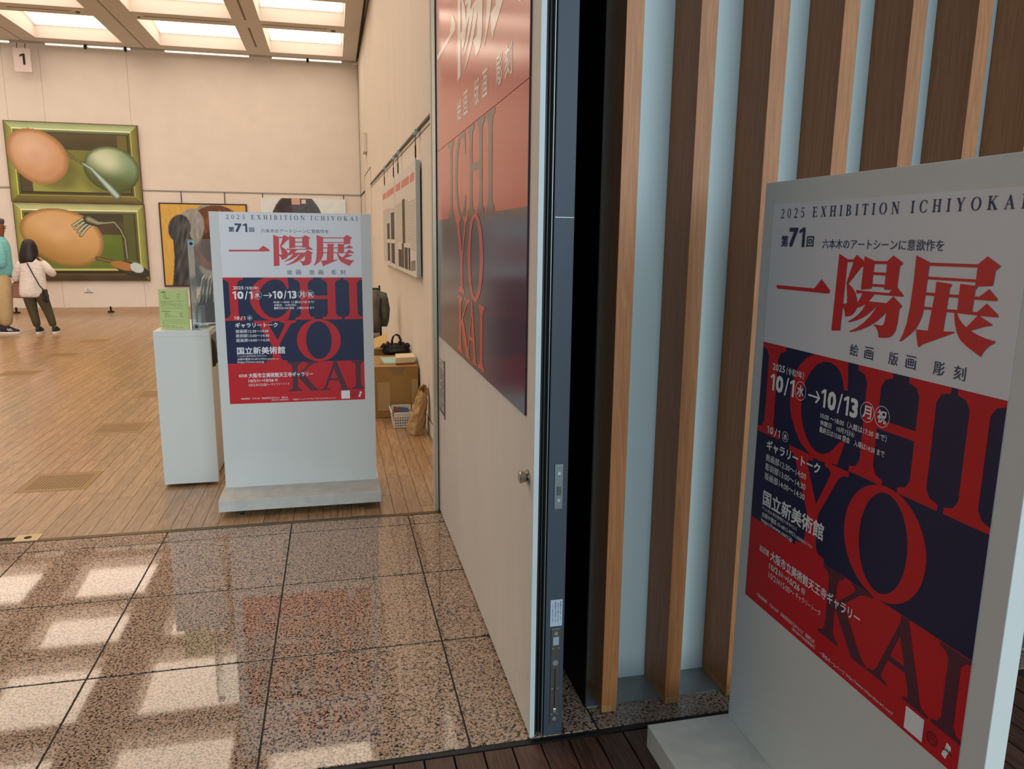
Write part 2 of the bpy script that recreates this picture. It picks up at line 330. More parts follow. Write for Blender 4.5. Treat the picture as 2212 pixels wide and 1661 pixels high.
# letter A needs its counter: build it from strokes instead of the outline
BIG['A'] = [[(0.766, 1.103), (0.792, 1.103), (0.862, 1.303), (0.870, 1.316), (0.893, 1.321), (0.893, 1.328), (0.800, 1.328), (0.800, 1.321), (0.818, 1.316), (0.820, 1.303), (0.766, 1.152)],
            [(0.768, 1.118), (0.773, 1.150), (0.717, 1.303), (0.719, 1.316), (0.741, 1.321), (0.741, 1.328), (0.661, 1.328), (0.661, 1.321), (0.684, 1.314), (0.696, 1.300)],
            [(0.735, 1.236), (0.802, 1.236), (0.806, 1.253), (0.728, 1.253)]]
TITLE = {"yo":[[[0.3689,0.1556],[0.4101,0.1711],[0.4081,0.1787],[0.4056,0.3071],[0.4039,0.379],[0.366,0.3835],[0.3636,0.382]],[[0.4101,0.1711],[0.4333,0.1705],[0.4473,0.1572],[0.4796,0.1737],[0.4802,0.1862],[0.4721,0.1898],[0.4223,0.2403],[0.442,0.2517],[0.4568,0.2658],[0.4645,0.2802],[0.4678,0.2924],[0.4679,0.3066],[0.4629,0.3163],[0.4529,0.3265],[0.4383,0.333],[0.4198,0.3354],[0.4187,0.3247],[0.4124,0.3142],[0.4046,0.3063],[0.4037,0.2995],[0.4202,0.2986],[0.4238,0.2944],[0.4206,0.2717],[0.4134,0.2371],[0.4359,0.1779],[0.4081,0.1787]],[[0.4808,0.1602],[0.5238,0.1722],[0.5213,0.2482],[0.4826,0.2532],[0.4787,0.2523],[0.4781,0.2477],[0.4797,0.1862],[0.4803,0.1737]],[[0.5233,0.1722],[0.5736,0.1712],[0.5739,0.179],[0.5238,0.1799]],[[0.5732,0.1712],[0.5942,0.1555],[0.6315,0.1732],[0.6321,0.1773],[0.6219,0.1834],[0.6201,0.2379],[0.6021,0.2456],[0.5755,0.2475],[0.5719,0.2462]],[[0.5231,0.2028],[0.5744,0.202],[0.5737,0.2094],[0.5219,0.2103]],[[0.5219,0.235],[0.5723,0.2342],[0.5716,0.2413],[0.5211,0.2421]],[[0.4574,0.2557],[0.488,0.2565],[0.592,0.2554],[0.6021,0.2456],[0.6201,0.2379],[0.6462,0.2572],[0.6458,0.2615],[0.5372,0.2628],[0.4866,0.2636],[0.4611,0.2655]],[[0.4866,0.2636],[0.536,0.263],[0.514,0.284],[0.5864,0.283],[0.6092,0.2632],[0.6442,0.2839],[0.6448,0.2877],[0.6364,0.2946],[0.6348,0.332],[0.6305,0.3544],[0.6213,0.3665],[0.611,0.3726],[0.5957,0.3761],[0.5696,0.3787],[0.5671,0.3701],[0.562,0.3594],[0.5538,0.3514],[0.5451,0.3483],[0.5446,0.3451],[0.5785,0.3449],[0.5836,0.3408],[0.5867,0.3309],[0.5898,0.306],[0.5779,0.3175],[0.555,0.3359],[0.5265,0.3521],[0.4941,0.3657],[0.4675,0.3739],[0.4475,0.378],[0.4458,0.3757],[0.4737,0.3639],[0.5012,0.3466],[0.5272,0.3241],[0.5434,0.3047],[0.5525,0.2902],[0.5507,0.2903],[0.5385,0.3035],[0.5212,0.3165],[0.4988,0.3303],[0.4753,0.3402],[0.4558,0.3465],[0.4383,0.3504],[0.4373,0.3476],[0.4571,0.3379],[0.478,0.3241],[0.4933,0.3093],[0.5048,0.291],[0.4869,0.2999],[0.4679,0.3066],[0.4678,0.2924],[0.4777,0.2792]]],"ten":[[[0.6768,0.1532],[0.7241,0.1687],[0.7244,0.1779],[0.7232,0.2082],[0.7211,0.2872],[0.7197,0.3015],[0.7138,0.3181],[0.7025,0.3391],[0.6809,0.3589],[0.6535,0.379],[0.6501,0.3767],[0.6604,0.3568],[0.6688,0.3284],[0.6743,0.2824],[0.6771,0.2195]],[[0.7232,0.1702],[0.874,0.1693],[0.8741,0.1764],[0.7232,0.1779]],[[0.873,0.1693],[0.8973,0.1504],[0.9344,0.1703],[0.9349,0.1733],[0.9231,0.1816],[0.9215,0.2137],[0.9191,0.2162],[0.8799,0.2199],[0.8727,0.2185]],[[0.7227,0.2048],[0.8754,0.2041],[0.8744,0.2105],[0.7219,0.2118]],[[0.753,0.2156],[0.7999,0.2185],[0.8046,0.2207],[0.7983,0.2286],[0.7931,0.3349],[0.8281,0.3315],[0.8265,0.3351],[0.7298,0.376],[0.7225,0.3833],[0.7178,0.3839],[0.7149,0.3807],[0.7033,0.3408],[0.7437,0.3387],[0.7535,0.241]],[[0.8284,0.2168],[0.8727,0.2185],[0.88,0.221],[0.8742,0.2286],[0.8728,0.2799],[0.8285,0.2857]],[[0.7211,0.2441],[0.754,0.2439],[0.7537,0.2513],[0.7209,0.2517]],[[0.7973,0.2435],[0.8304,0.2431],[0.8298,0.2501],[0.7963,0.251]],[[0.7212,0.2801],[0.7544,0.2798],[0.754,0.2863],[0.7201,0.2873]],[[0.7963,0.28],[0.8296,0.2789],[0.829,0.2865],[0.7948,0.2869]],[[0.8715,0.2434],[0.8884,0.2429],[0.9127,0.224],[0.9385,0.2438],[0.9383,0.2485],[0.9347,0.2493],[0.8716,0.2503]],[[0.871,0.2792],[0.8874,0.2785],[0.9111,0.2568],[0.946,0.28],[0.9466,0.2838],[0.9431,0.2854],[0.8902,0.2863],[0.8211,0.2864],[0.8288,0.2807]],[[0.821,0.2856],[0.8286,0.2866],[0.8369,0.2991],[0.8491,0.3103],[0.8616,0.3172],[0.8902,0.2863],[0.8952,0.2866],[0.9336,0.3026],[0.933,0.305],[0.9172,0.3084],[0.8749,0.3236],[0.8972,0.331],[0.9235,0.3366],[0.9468,0.3391],[0.9465,0.3431],[0.9335,0.3513],[0.9235,0.3616],[0.9171,0.3706],[0.9131,0.3802],[0.8957,0.373],[0.8717,0.3624],[0.8489,0.3496],[0.8359,0.3336],[0.8278,0.316],[0.8229,0.298]]],"ichi":[[[0.0537,0.2662],[0.2624,0.2644],[0.2952,0.234],[0.34,0.2654],[0.3371,0.2743],[0.3274,0.2754],[0.057,0.2777]]]}

def glyph(ch):
    """small roman capitals, unit cap height, y down: (advance, polygons)"""
    t, h, s = 0.14, 0.05, 0.04
    def st(a, b, xl=None, xr=None): return ser(a-0.11 if xl is None else xl, b+0.11 if xr is None else xr, a, b, 0, 1, s, 0.07)
    if ch == 'I': return 0.36, [st(0.11, 0.25)]
    if ch == 'H': return 0.86, [st(0.11, 0.25), st(0.61, 0.75), [(0.2, 0.47), (0.66, 0.47), (0.66, 0.53), (0.2, 0.53)]]
    if ch == 'E': return 0.72, [st(0.11, 0.25), [(0.2, 0), (0.62, 0), (0.65, 0.2), (0.61, 0.2), (0.55, h), (0.2, h)], [(0.2, 0.46), (0.5, 0.46), (0.5, 0.36), (0.54, 0.36), (0.54, 0.64), (0.5, 0.64), (0.5, 0.52), (0.2, 0.52)], [(0.2, 1), (0.66, 1), (0.7, 0.76), (0.66, 0.76), (0.57, 0.95), (0.2, 0.95)]]
    if ch == 'T': return 0.72, [ser(0.2, 0.52, 0.29, 0.43, 0, 1, s, 0.07), [(0.02, 0), (0.7, 0), (0.72, 0.24), (0.68, 0.24), (0.6, h), (0.12, h), (0.04, 0.24), (0, 0.24)]]
    if ch == 'N': return 0.88, [ser(0, 0.28, 0.11, 0.17, 0, 1, s, 0.05), ser(0.6, 0.86, 0.70, 0.76, 0, 1, s, 0.05), [(0.1, 0), (0.26, 0), (0.76, 0.86), (0.76, 1), (0.7, 1), (0.12, 0.1)]]
    if ch == 'X': return 0.82, [[(0.08, 0.03), (0.26, 0.03), (0.74, 0.97), (0.56, 0.97)], [(0.62, 0.03), (0.69, 0.03), (0.17, 0.97), (0.1, 0.97)], [(0, 0), (0.34, 0), (0.34, s), (0, s)], [(0.5, 0), (0.8, 0), (0.8, s), (0.5, s)], [(0, 0.96), (0.3, 0.96), (0.3, 1), (0, 1)], [(0.46, 0.96), (0.82, 0.96), (0.82, 1), (0.46, 1)]]
    if ch == 'O': return 0.9, ring(0.44, 0.5, 0.42, 0.51, 0.28, 0.46, 28)
    if ch == '0': return 0.62, ring(0.3, 0.5, 0.27, 0.51, 0.17, 0.46, 24)
    if ch == 'C': return 0.82, ring(0.46, 0.5, 0.42, 0.51, 0.28, 0.46, 22, 48, 312) + [[(0.68, 0.08), (0.75, 0.02), (0.77, 0.32), (0.73, 0.32), (0.66, 0.14)], [(0.7, 0.95), (0.66, 0.86), (0.74, 0.7), (0.79, 0.72)]]
    if ch == 'B': return 0.74, [st(0.11, 0.25, 0, 0.3)] + ring(0.34, 0.25, 0.27, 0.25, 0.14, 0.2, 14, -90, 90) + ring(0.36, 0.74, 0.31, 0.26, 0.17, 0.21, 14, -90, 90) + [[(0.2, 0), (0.36, 0), (0.36, h), (0.2, h)], [(0.2, 0.45), (0.38, 0.45), (0.38, 0.51), (0.2, 0.51)], [(0.2, 0.95), (0.38, 0.95), (0.38, 1), (0.2, 1)]]
    if ch == 'Y': return 0.82, [[(0.06, 0.03), (0.24, 0.03), (0.47, 0.5), (0.47, 0.97), (0.33, 0.97), (0.33, 0.56)], [(0.64, 0.03), (0.71, 0.03), (0.45, 0.56), (0.42, 0.48)], [(0, 0), (0.32, 0), (0.32, s), (0, s)], [(0.54, 0), (0.82, 0), (0.82, s), (0.54, s)], [(0.2, 0.96), (0.6, 0.96), (0.6, 1), (0.2, 1)]]
    if ch == 'K': return 0.84, [st(0.11, 0.25), [(0.62, 0.02), (0.7, 0.02), (0.26, 0.56), (0.22, 0.52)], [(0.3, 0.46), (0.42, 0.36), (0.8, 0.97), (0.62, 0.97)], [(0.5, 0), (0.8, 0), (0.8, s), (0.5, s)], [(0.52, 0.96), (0.88, 0.96), (0.88, 1), (0.52, 1)]]
    if ch == 'A': return 0.84, [[(0.4, 0), (0.46, 0), (0.78, 0.97), (0.62, 0.97), (0.36, 0.16)], [(0.39, 0.06), (0.42, 0.16), (0.15, 0.97), (0.09, 0.97)], [(0.2, 0.62), (0.56, 0.62), (0.56, 0.67), (0.2, 0.67)], [(0, 0.96), (0.26, 0.96), (0.26, 1), (0, 1)], [(0.52, 0.96), (0.86, 0.96), (0.86, 1), (0.52, 1)]]
    if ch == '2': return 0.6, ring(0.28, 0.27, 0.24, 0.27, 0.13, 0.22, 14, 190, 380) + [[(0.4, 0.32), (0.52, 0.34), (0.42, 0.56), (0.16, 0.86), (0.06, 1), (0.04, 0.94), (0.3, 0.6)], [(0.05, 0.88), (0.46, 0.88), (0.55, 0.76), (0.52, 1), (0.04, 1)]]
    if ch == '5': return 0.6, [[(0.14, 0), (0.5, 0), (0.47, 0.09), (0.17, 0.09)], [(0.14, 0), (0.18, 0), (0.13, 0.44), (0.08, 0.44)]] + ring(0.25, 0.68, 0.27, 0.33, 0.15, 0.27, 18, -140, 150)
    return 0.5, []
def roman(g, fn, s, u0, v0, u1, v1, gap=0.5, space=0.75):
    lay = []; x = 0
    for ch in s:
        if ch == ' ': x += space; continue
        a, ps = glyph(ch); lay.append((x, ps)); x += a+gap
    tot = x-gap; k = (u1-u0)/tot
    for x, ps in lay:
        for p in ps: poly(g, fn, [(u0+(x+q[0])*k, v0+q[1]*(v1-v0)) for q in p])

# ================================================================== STRUCTURE
def wx(y): return 0.7252 - 0.0088*y          # the gallery's side wall is turned half a degree
YB = 15.9
# ---- gallery floor: oak boards
fl = G().box(-9, 3.0, 3.935, 19.5, -0.12, -0.022).build('floor', M_plank_gap, org=(0, 10, -0.12)); tag(fl, 'oak strip floor of the gallery beyond the threshold', kind='structure')
PW = 0.0755; planks = []
vents = [(-1.835, 4.705), (-1.835, 6.055), (-1.835, 7.385), (-3.496, 7.47), (-3.496, 8.80), (-3.496, 10.115), (-3.496, 11.43)]
VW, VD = 0.3775, 0.365
rnd = random.Random(3)
def cut(x0, x1, y0, y1):
    segs = [(y0, y1)]
    for vx, vy in vents:
        if x1 > vx+0.002 and x0 < vx+VW-0.002:
            n = []
            for a, b in segs:
                if b <= vy or a >= vy+VD: n.append((a, b)); continue
                if a < vy-0.004: n.append((a, vy))
                if b > vy+VD+0.004: n.append((vy+VD, b))
            segs = n
    return segs
i = -118
while i*PW < 4.2:
    x0 = -1.835 + round((i*PW+1.835)/PW)*PW*1.0; y = 3.935 - rnd.random()*0.9
    x0 = -1.835 + i*PW + 0*x0
    i += 1
    if x0 < -8.9 or x0 > 2.3: continue
    while y < 19.4:
        e = y + rnd.choice((0.91, 0.91, 0.62, 1.2)); a = max(y, 3.94); b = min(e, 19.4)
        if b-a > 0.01:
            for c, d in cut(x0, x0+PW, a, b): planks.append((x0, x0+PW, c, d))
        y = e
def inview(p):
    x0, x1, a, b = p
    return x1 > -0.375*b*1.02-0.35 and x0 < 0.75
planks.sort(key=lambda p: (0 if inview(p) else 1, p[2]))
def plank_geo(g, p, z1, ht=0.02, gp=0.0011):
    x0, x1, a, b = p; q = 0.0016
    g.hexa([(x0+gp, a+gp, z1-ht), (x1-gp, a+gp, z1-ht), (x1-gp, b-gp, z1-ht), (x0+gp, b-gp, z1-ht)], [(x0+gp, a+gp, z1), (x1-gp, a+gp, z1), (x1-gp, b-gp, z1), (x0+gp, b-gp, z1)])
for p in planks[:296]:
    g = G(); plank_geo(g, p, rnd.uniform(-0.0006, 0)); o = g.build('plank', M_plank, fl)
# the boards farther off: ten joined batches would hide the tone change, so one object with a per-face tone
rest = G(); tones = []
for p in planks[296:]:
    plank_geo(rest, p, rnd.uniform(-0.0006, 0)); tones += [rnd.random()]*6
M_plank_far = M_plank.copy(); M_plank_far.name = 'oak_floorboard_far'
nt = M_plank_far.node_tree; oi = [n for n in nt.nodes if n.type == 'OBJECT_INFO'][0]
at = nt.nodes.new('ShaderNodeAttribute'); at.attribute_name = 'tone'
for l in list(nt.links):
    if l.from_node == oi: s_ = l.to_socket; nt.links.remove(l); nt.links.new(at.outputs['Fac'], s_)
ro = rest.build('planks', M_plank_far, fl); tag(ro, kind='stuff')
ta = ro.data.attributes.new('tone', 'FLOAT', 'FACE'); ta.data.foreach_set('value', tones)

# perforated floor grilles
M_vent = mat('floor_grille_bronze', (150, 118, 74), 0.45, 0.25, var=0.05, vscale=12)
M_hole = mat('grille_hole', (24, 18, 12), 0.8, var=0.05)
def floor_vent(vx, vy, label, holes):
    t = thing('floor_vent', (vx+VW/2, vy+VD/2, 0), label, 'vent', 'perforated vents in the oak floor')
    g = G().box(vx+0.002, vx+VW-0.002, vy+0.002, vy+VD-0.002, -0.016, 0.0); g.build('vent_plate', M_vent, t)
    if holes:
        h = G(); nx, ny = 18, 13
        for a in range(nx):
            for b in range(ny):
                h.disc((vx+VW*(0.11+0.78*a/(nx-1)), vy+VD*(0.16+0.68*b/(ny-1)), -0.0005), 0.0048, 0.0008, 'Z', 6)
        tag(h.build('vent_holes', M_hole, t), kind='stuff')
vl = ['nearest perforated bronze vent plate in the oak floor', 'perforated floor vent left of the white counter base, second of its row', 'perforated floor vent half hidden behind the white counter',
      'floor vent of the left row hidden nearest the camera side', 'bronze floor vent near the left edge, middle of the oak floor', 'far bronze floor vent in front of the two visitors', 'farthest floor vent, right of the visitors\' feet']
for k, (vx, vy) in enumerate(vents):
    if k == 3: continue
    floor_vent(vx, vy, vl[k], k < 6)

# ---- granite doorway
gf = G().box(-4.5, 3.6, 1.9585, 3.925, -0.12, -0.003).build('floor', M_grout, org=(0, 3, -0.12)); tag(gf, 'speckled polished pink granite floor of the doorway', kind='structure')
xs = [-3.87, -3.267, -2.664, -2.061, -1.458, -0.855, -0.2545, 0.3475]; xs += [0.742, 1.345, 1.948, 2.55, 3.15]
ys = [1.960, 2.578, 3.172, 3.770, 3.905]
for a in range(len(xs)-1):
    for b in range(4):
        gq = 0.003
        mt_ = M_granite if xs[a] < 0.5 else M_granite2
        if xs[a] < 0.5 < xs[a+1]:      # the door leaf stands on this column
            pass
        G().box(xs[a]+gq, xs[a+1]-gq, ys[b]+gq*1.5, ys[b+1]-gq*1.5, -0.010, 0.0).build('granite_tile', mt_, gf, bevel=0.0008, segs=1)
th = G().box(-4.5, 0.62, 3.908, 3.937, -0.02, 0.002).box(-4.5, 0.62, 3.916, 3.919, 0.0, 0.0026, 1).box(-4.5, 0.62, 3.927, 3.930, 0.0, 0.0026, 1).build('threshold_strip', [M_brass, M_joint], gf)
t = thing('floor_bolt_plate', (-1.51, 3.95, 0), 'small metal floor bolt plate in the threshold at the left edge', 'floor plate')
g = G().box(-1.56, -1.45, 3.915, 4.0, 0.0, 0.004); g.build('plate', mat('plate_nickel', (196, 176, 140), 0.35, 0.7, var=0.03), t, bevel=0.001)
G().disc((-1.505, 3.957, 0.004), 0.017, 0.001, 'Z', 20).build('bolt_hole', M_black, t)
G().box(-1.66, -1.565, 3.94, 3.975, 0.0, 0.003).build('slot', M_black, t)

# ---- dark deck of the hall
df = G().box(-8, 5, -9, 1.944, -0.12, -0.03).build('floor', M_joint, org=(0, -3, -0.12)); tag(df, 'dark brown hardwood deck floor of the hall', kind='structure')
G().box(-8, 5, 1.944, 1.958, -0.10, -0.003).build('rubber_joint', M_rubber, df)
DW = 0.0868; rest = G(); cnt = 0
for i in range(-91, 57):
    x0 = 0.5545 + i*DW
    y = 1.944; first = True
    while y > -8.9:
        ln = rnd.uniform(0.5, 1.6) if first else 1.6
        a = max(-8.9, y-ln)
        p = (x0, x0+DW, a, y)
        if -1.6 < x0 < 2.2 and y > 0.4 and cnt < 290:
            g = G(); plank_geo(g, p, -0.006, 0.024, 0.0025); g.build('deck_board', M_deck, df, bevel=0.0012, segs=1); cnt += 1
        else: plank_geo(rest, p, -0.006, 0.024, 0.0025)
        y = a; first = False
tag(rest.build('deck_boards', M_deck, df), kind='stuff')

# ---- gallery walls
wb = G()
seams = [-8.9, -7.55, -5.585, -4.985, -3.555, 0.585]
for a in range(len(seams)-1):
    wb.box(seams[a]+0.002, seams[a+1]-0.002, YB, YB+0.12, 0.10, 2.27, 0); wb.box(seams[a]+0.002, seams[a+1]-0.002, YB, YB+0.12, 2.30, 4.745, 0)
wb.box(-8.9, 0.585, YB+0.012, YB+0.1, 0.10, 4.745, 1)
o = wb.build('wall_back', [M_wall, mat('seam_shadow', (186, 176, 160), 0.9, var=0.02)], org=(-4, YB, 0.1)); tag(o, 'cream movable panel wall at the back of the gallery', kind='structure')
g = G().box(-9, 1.0, 19.2, 19.35, 0, 4.9); tag(g.build('wall_far', M_wall, org=(-4, 19.3, 0)), 'cream wall behind the movable panels', kind='structure')
for k, (x, lab) in enumerate(((-5.80, 'dark steel foot under the back wall at the left edge'), (-4.183, 'dark steel foot under the back wall below the lower egg painting'), (-2.5, 'dark steel foot under the back wall behind the counter'))):
    t = G().box(x-0.052, x+0.052, YB-0.03, YB+0.05, 0.0, 0.028).build('steel_foot', M_dark, o, bevel=0.004)
    G().box(x-0.014, x+0.014, YB-0.01, YB+0.03, 0.02, 0.115).build('stem', M_dark, t)
# hanging rail recess in the back wall
g = G().box(-8.9, 0.585, YB-0.006, YB+0.02, 2.272, 2.298); tag(g.build('trim_1', mat('rail_grey', (150, 148, 142), 0.5, 0.4, var=0.03), org=(-4, YB, 2.27)), 'grey picture rail along the back wall', kind='structure')
# side wall
def wallbox(g, y0, y1, z0, z1, d0, d1, k=0):
    g.hexa([(wx(y0)-d1, y0, z0), (wx(y0)-d0, y0, z0), (wx(y1)-d0, y1, z0), (wx(y1)-d1, y1, z0)], [(wx(y0)-d1, y0, z1), (wx(y0)-d0, y0, z1), (wx(y1)-d0, y1, z1), (wx(y1)-d1, y1, z1)], k)
g = G(); wallbox(g, 4.1, 19.3, 0.0, 6.3, -0.2, 0.0)
o = g.build('wall_right', M_wall2, org=(0.8, 10, 0)); tag(o, 'cream side wall of the gallery behind the door leaf', kind='structure')
g = G(); wallbox(g, 4.1, 12.5, 0.006, 0.112, 0.0, 0.006); wallbox(g, 4.1, 12.5, 0.112, 0.116, 0.0, 0.004, 1)
tag(g.build('baseboard_right', [M_wall2, M_joint], org=(0.7, 8, 0)), 'low cream skirting of the side wall', kind='structure')
g = G(); wallbox(g, 4.1, 12.45, 2.276, 2.292, 0.0, 0.016); wallbox(g, 4.1, 12.45, 2.236, 2.240, 0.0, 0.003, 1)
tag(g.build('trim_2', [M_dark, M_joint], org=(0.7, 8, 2.27)), 'dark picture rail along the side wall', kind='structure')
g = G(); wallbox(g, 12.50, 14.35, 2.54, 2.552, 0.0, 0.003); wallbox(g, 12.48, 12.50, 0.02, 2.55, 0.0, 0.002); wallbox(g, 14.33, 14.36, 0.02, 2.55, 0.0, 0.002); wallbox(g, 14.4, YB, 2.27, 2.296, 0, 0.01)
tag(g.build('door_2', M_joint, org=(0.6, 13, 0)), 'flush service door in the far part of the side wall', kind='structure')
# corner joint + wall speaker box
g = G(); wallbox(g, YB-0.02, YB-0.004, 0.1, 4.75, 0, 0.006); tag(g.build('trim_3', M_joint, org=(0.6, YB, 0.1)), 'dark shadow joint in the far corner', kind='structure')
mat('box_cream', (214, 208, 196), 0.6, var=0.02)
g = G(); wallbox(g, 13.3, 13.75, 2.86, 3.17, 0.002, 0.06); o = g.build('wall_box', mat('box_cream', (214, 208, 196), 0.6, var=0.02), org=(wx(13.5), 13.5, 2.86), bevel=0.006); tag(o, 'small cream box fixed high on the side wall near the far corner', 'wall box')
g = G(); wallbox(g, 12.0, 12.07, 1.40, 1.47, 0.001, 0.012); o = g.build('wall_switch', mat('box_cream', (214, 208, 196), 0.6, var=0.02), org=(wx(12), 12.03, 1.4)); tag(o, 'small pale round switch on the side wall beside the posters', 'switch')

# front wall of the gallery above and beside the doorway, other room walls
tag(G().box(0.55, 3.2, 3.95, 4.1, 0, 6.3).box(-9, -6.0, 3.95, 4.1, 0, 6.3).box(-6.0, 0.55, 3.95, 4.1, 4.1, 6.3).build('wall_front', M_wall, org=(-3, 4, 0)), 'gallery front wall around the doorway', kind='structure')
tag(G().box(-9.15, -9, 3.95, 19.3, 0, 6.3).build('wall_left', M_wall, org=(-9, 10, 0)), 'left wall of the gallery', kind='structure')

# ---- ceiling with coffers
ZC = 4.77; ZT = 4.944
bays = [(-3.18, 0.555, [(-2.87, -1.41), (-1.0, 0.297)]), (-5.15, -3.18, [(-4.852, -3.48)]), (-8.95, -5.15, [(-8.64, -7.18), (-6.77, -5.45)])]
cys = [(13.70, 15.39), (11.99, 13.28), (9.90, 11.57), (8.19, 9.48), (6.10, 7.77), (4.39, 5.68)]
ye = [4.1, 15.67]
g = G()
for bx0, bx1, cs in bays:
    b0, b1 = bx0+0.012, bx1-0.012
    ed = [b0] + [v for c in cs for v in c] + [b1]
    for k in range(0, len(ed), 2): g.box(ed[k], ed[k+1], ye[0], ye[1], ZC, ZT)
    for c in cs:
        yy = sorted([ye[0], ye[1]] + [v for q in cys for v in q])
        for k in range(0, len(yy), 2): g.box(c[0], c[1], yy[k], yy[k+1], ZC, ZT)
ce = g.build('ceiling', M_ceil, org=(-4, 10, ZC)); tag(ce, 'white coffered ceiling with luminous recesses', kind='structure')
G().box(-9.05, 0.9, 4.0, 19.4, 5.35, 5.45).box(-9, 0.6, ye[1], ye[1]+0.02, ZC+0.03, 5.35).build('ceiling_slab', M_ceil, ce)
G().box(-8.9, 0.565, ye[1]+0.16, ye[1]+0.22, ZC+0.0, 5.3).build('slot_fascia', M_ceil, ce)
for bx in (-3.18, -5.15, 0.567): G().box(bx-0.016, bx+0.016, 4.1, YB, ZC+0.035, ZT).build('ceiling_joint', M_joint, ce)
ncof = 0
for bx0, bx1, cs in bays:
    for c in cs:
        for (y0, y1) in cys:
            v = G(); t0 = 0.004
            for (a, b, cc, d) in ((c[0]-0.06, c[0], y0-0.06, y1+0.06), (c[1], c[1]+0.06, y0-0.06, y1+0.06), (c[0], c[1], y0-0.06, y0), (c[0], c[1], y1, y1+0.06)):
                v.box(a, b, cc, d, ZT+0.001, 5.20)
            vo = v.build('coffer', M_ceilw, ce)
            # lining of the opening
            l = G(); l.box(c[0], c[0]+t0, y0, y1, ZC+0.002, ZT).box(c[1]-t0, c[1], y0, y1, ZC+0.002, ZT).box(c[0], c[1], y0, y0+t0, ZC+0.002, ZT).box(c[0], c[1], y1-t0, y1, ZC+0.002, ZT)
            l.build('coffer_lining', M_ceilw, vo)
            # shallow vaulted luminous membrane
            s = G(); n = 8; vs = []; fs = []
            for j in range(n+1):
                a = j/n; z = ZT+0.035 + 0.10*sin(pi*a)
                vs += [(c[0]+0.03, y0+0.02+(y1-y0-0.04)*a, z), (c[1]-0.03, y0+0.02+(y1-y0-0.04)*a, z)]
            for j in range(n): fs.append((2*j, 2*j+1, 2*j+3, 2*j+2))
            s.add(vs, fs); s.build('luminous_panel', M_light, vo)
# slots, smoke detectors
for (x0, x1, yy) in ((-4.6, -3.75, 13.49), (-2.72, -1.46, 13.49), (-0.98, 0.1, 13.49)):
    G().box(x0, x1, yy-0.015, yy+0.015, ZC-0.002, ZC+0.01).build('ceiling_slot', mat('slot_shadow', (120, 104, 82), 0.8, var=0.05), ce)
G().box(-1.225, -1.195, 12.2, 13.3, ZC-0.002, ZC+0.01).build('ceiling_slot', MATS['slot_shadow'], ce)
G().box(-1.225, -1.195, 13.75, 15.05, ZC-0.002, ZC+0.01).build('ceiling_slot', MATS['slot_shadow'], ce)
for (x, y, r, lab) in ((-3.62, 13.42, 0.085, 'round smoke detector on the ceiling beam above the left coffer'), (-2.78, 13.45, 0.05, 'small round sensor on the ceiling beam beside the dark joint'), (0.12, 13.48, 0.10, 'flat round ceiling speaker at the right end of the beam')):
    t = thing('smoke_detector', (x, y, ZC), lab, 'detector')
    G().disc((x, y, ZC), r, -0.02, 'Z', 24, r2=r*0.8).build('base', MATS['box_cream'], t); G().disc((x, y, ZC-0.02), r*0.45, -0.022, 'Z', 16, r2=r*0.3).build('sensor', MATS['slot_shadow'], t)
# tube lamps in the slot
tubes = [(-5.9, -5.40), (-4.83, -4.20), (-4.15, -3.45), (-2.87, -1.41), (-1.0, -0.36), (-0.34, 0.28)]
tl = ['strip lamp in the ceiling slot at the left edge', 'strip lamp in the ceiling slot, left half above the egg painting', 'strip lamp in the ceiling slot, right half above the egg painting', 'long strip lamp in the ceiling slot, centre of the back wall', 'strip lamp in the slot left of the last clamp', 'strip lamp in the slot nearest the far corner']
for (a, b), lab in zip(tubes, tl):
    t = thing('strip_lamp', ((a+b)/2, 15.78, 4.755), lab, 'lamp', 'strip lamps along the top of the back wall')
    G().box(a, b, 15.775, 15.80, 4.752, 4.765).build('tube', M_tube, t)
    G().box(a, b, 15.80, 15.812, 4.74, 4.79).build('reflector', M_ceilw, t)
for x, lab in ((-4.175, 'small clamp hanging between the strip lamps above the egg painting'), (-0.35, 'small clamp between the strip lamps near the far corner'), (-3.52, 'small hook below the ceiling slot right of the number sign')):
    o = G().box(x-0.018, x+0.018, 15.72, 15.76, 4.70, 4.79).box(x-0.03, x+0.03, 15.715, 15.765, 4.735, 4.75).build('rail_clamp', M_dark, org=(x, 15.74, 4.7)); tag(o, lab, 'clamp', 'clamps on the lamp slot')
# soffit of the doorway
tag(G().box(-6.5, 3.2, 2.21, 3.95, 4.1, 4.3).build('ceiling', M_wall, org=(0, 3, 4.1)), 'soffit above the granite doorway', kind='structure')

# ---- door leaf with its steel edge
dr = G().box(0.5245, 0.5375, 1.957, 3.94, 0.012, 3.12, 0).box(0.523, 0.5375, 1.953, 1.957, 0.010, 3.12, 1).build('door_1', [M_door, M_doorw], org=(0.55, 2.95, 0)); tag(dr, 'heavy cream door leaf with a blue-grey steel edge standing open', kind='structure')
G().box(0.5375, 0.567, 1.972, 3.94, 0.012, 3.12).build('core', M_black, dr)
for x, rr in ((0.5435, 0.0026), (0.5525, 0.0024)): G().tube([(x, 1.968, 0.01), (x, 1.968, 3.12)], rr, 8).build('seal', mat('seal_rubber', (62, 62, 60), 0.35, var=0.05), dr, smooth=True)
G().box(0.5603, 0.5628, 1.956, 1.972, 0.008, 3.12).build('seal_strip', mat('seal_pale', (112, 116, 110), 0.3, 0.3, var=0.05), dr)
G().box(0.567, 0.6235, 1.956, 3.94, 0.006, 3.12).build('steel_edge', M_navyedge, dr, bevel=0.0015)
G().box(0.570, 0.6215, 1.9553, 1.9562, 1.5255, 1.527).build('scratch', M_steel, dr)
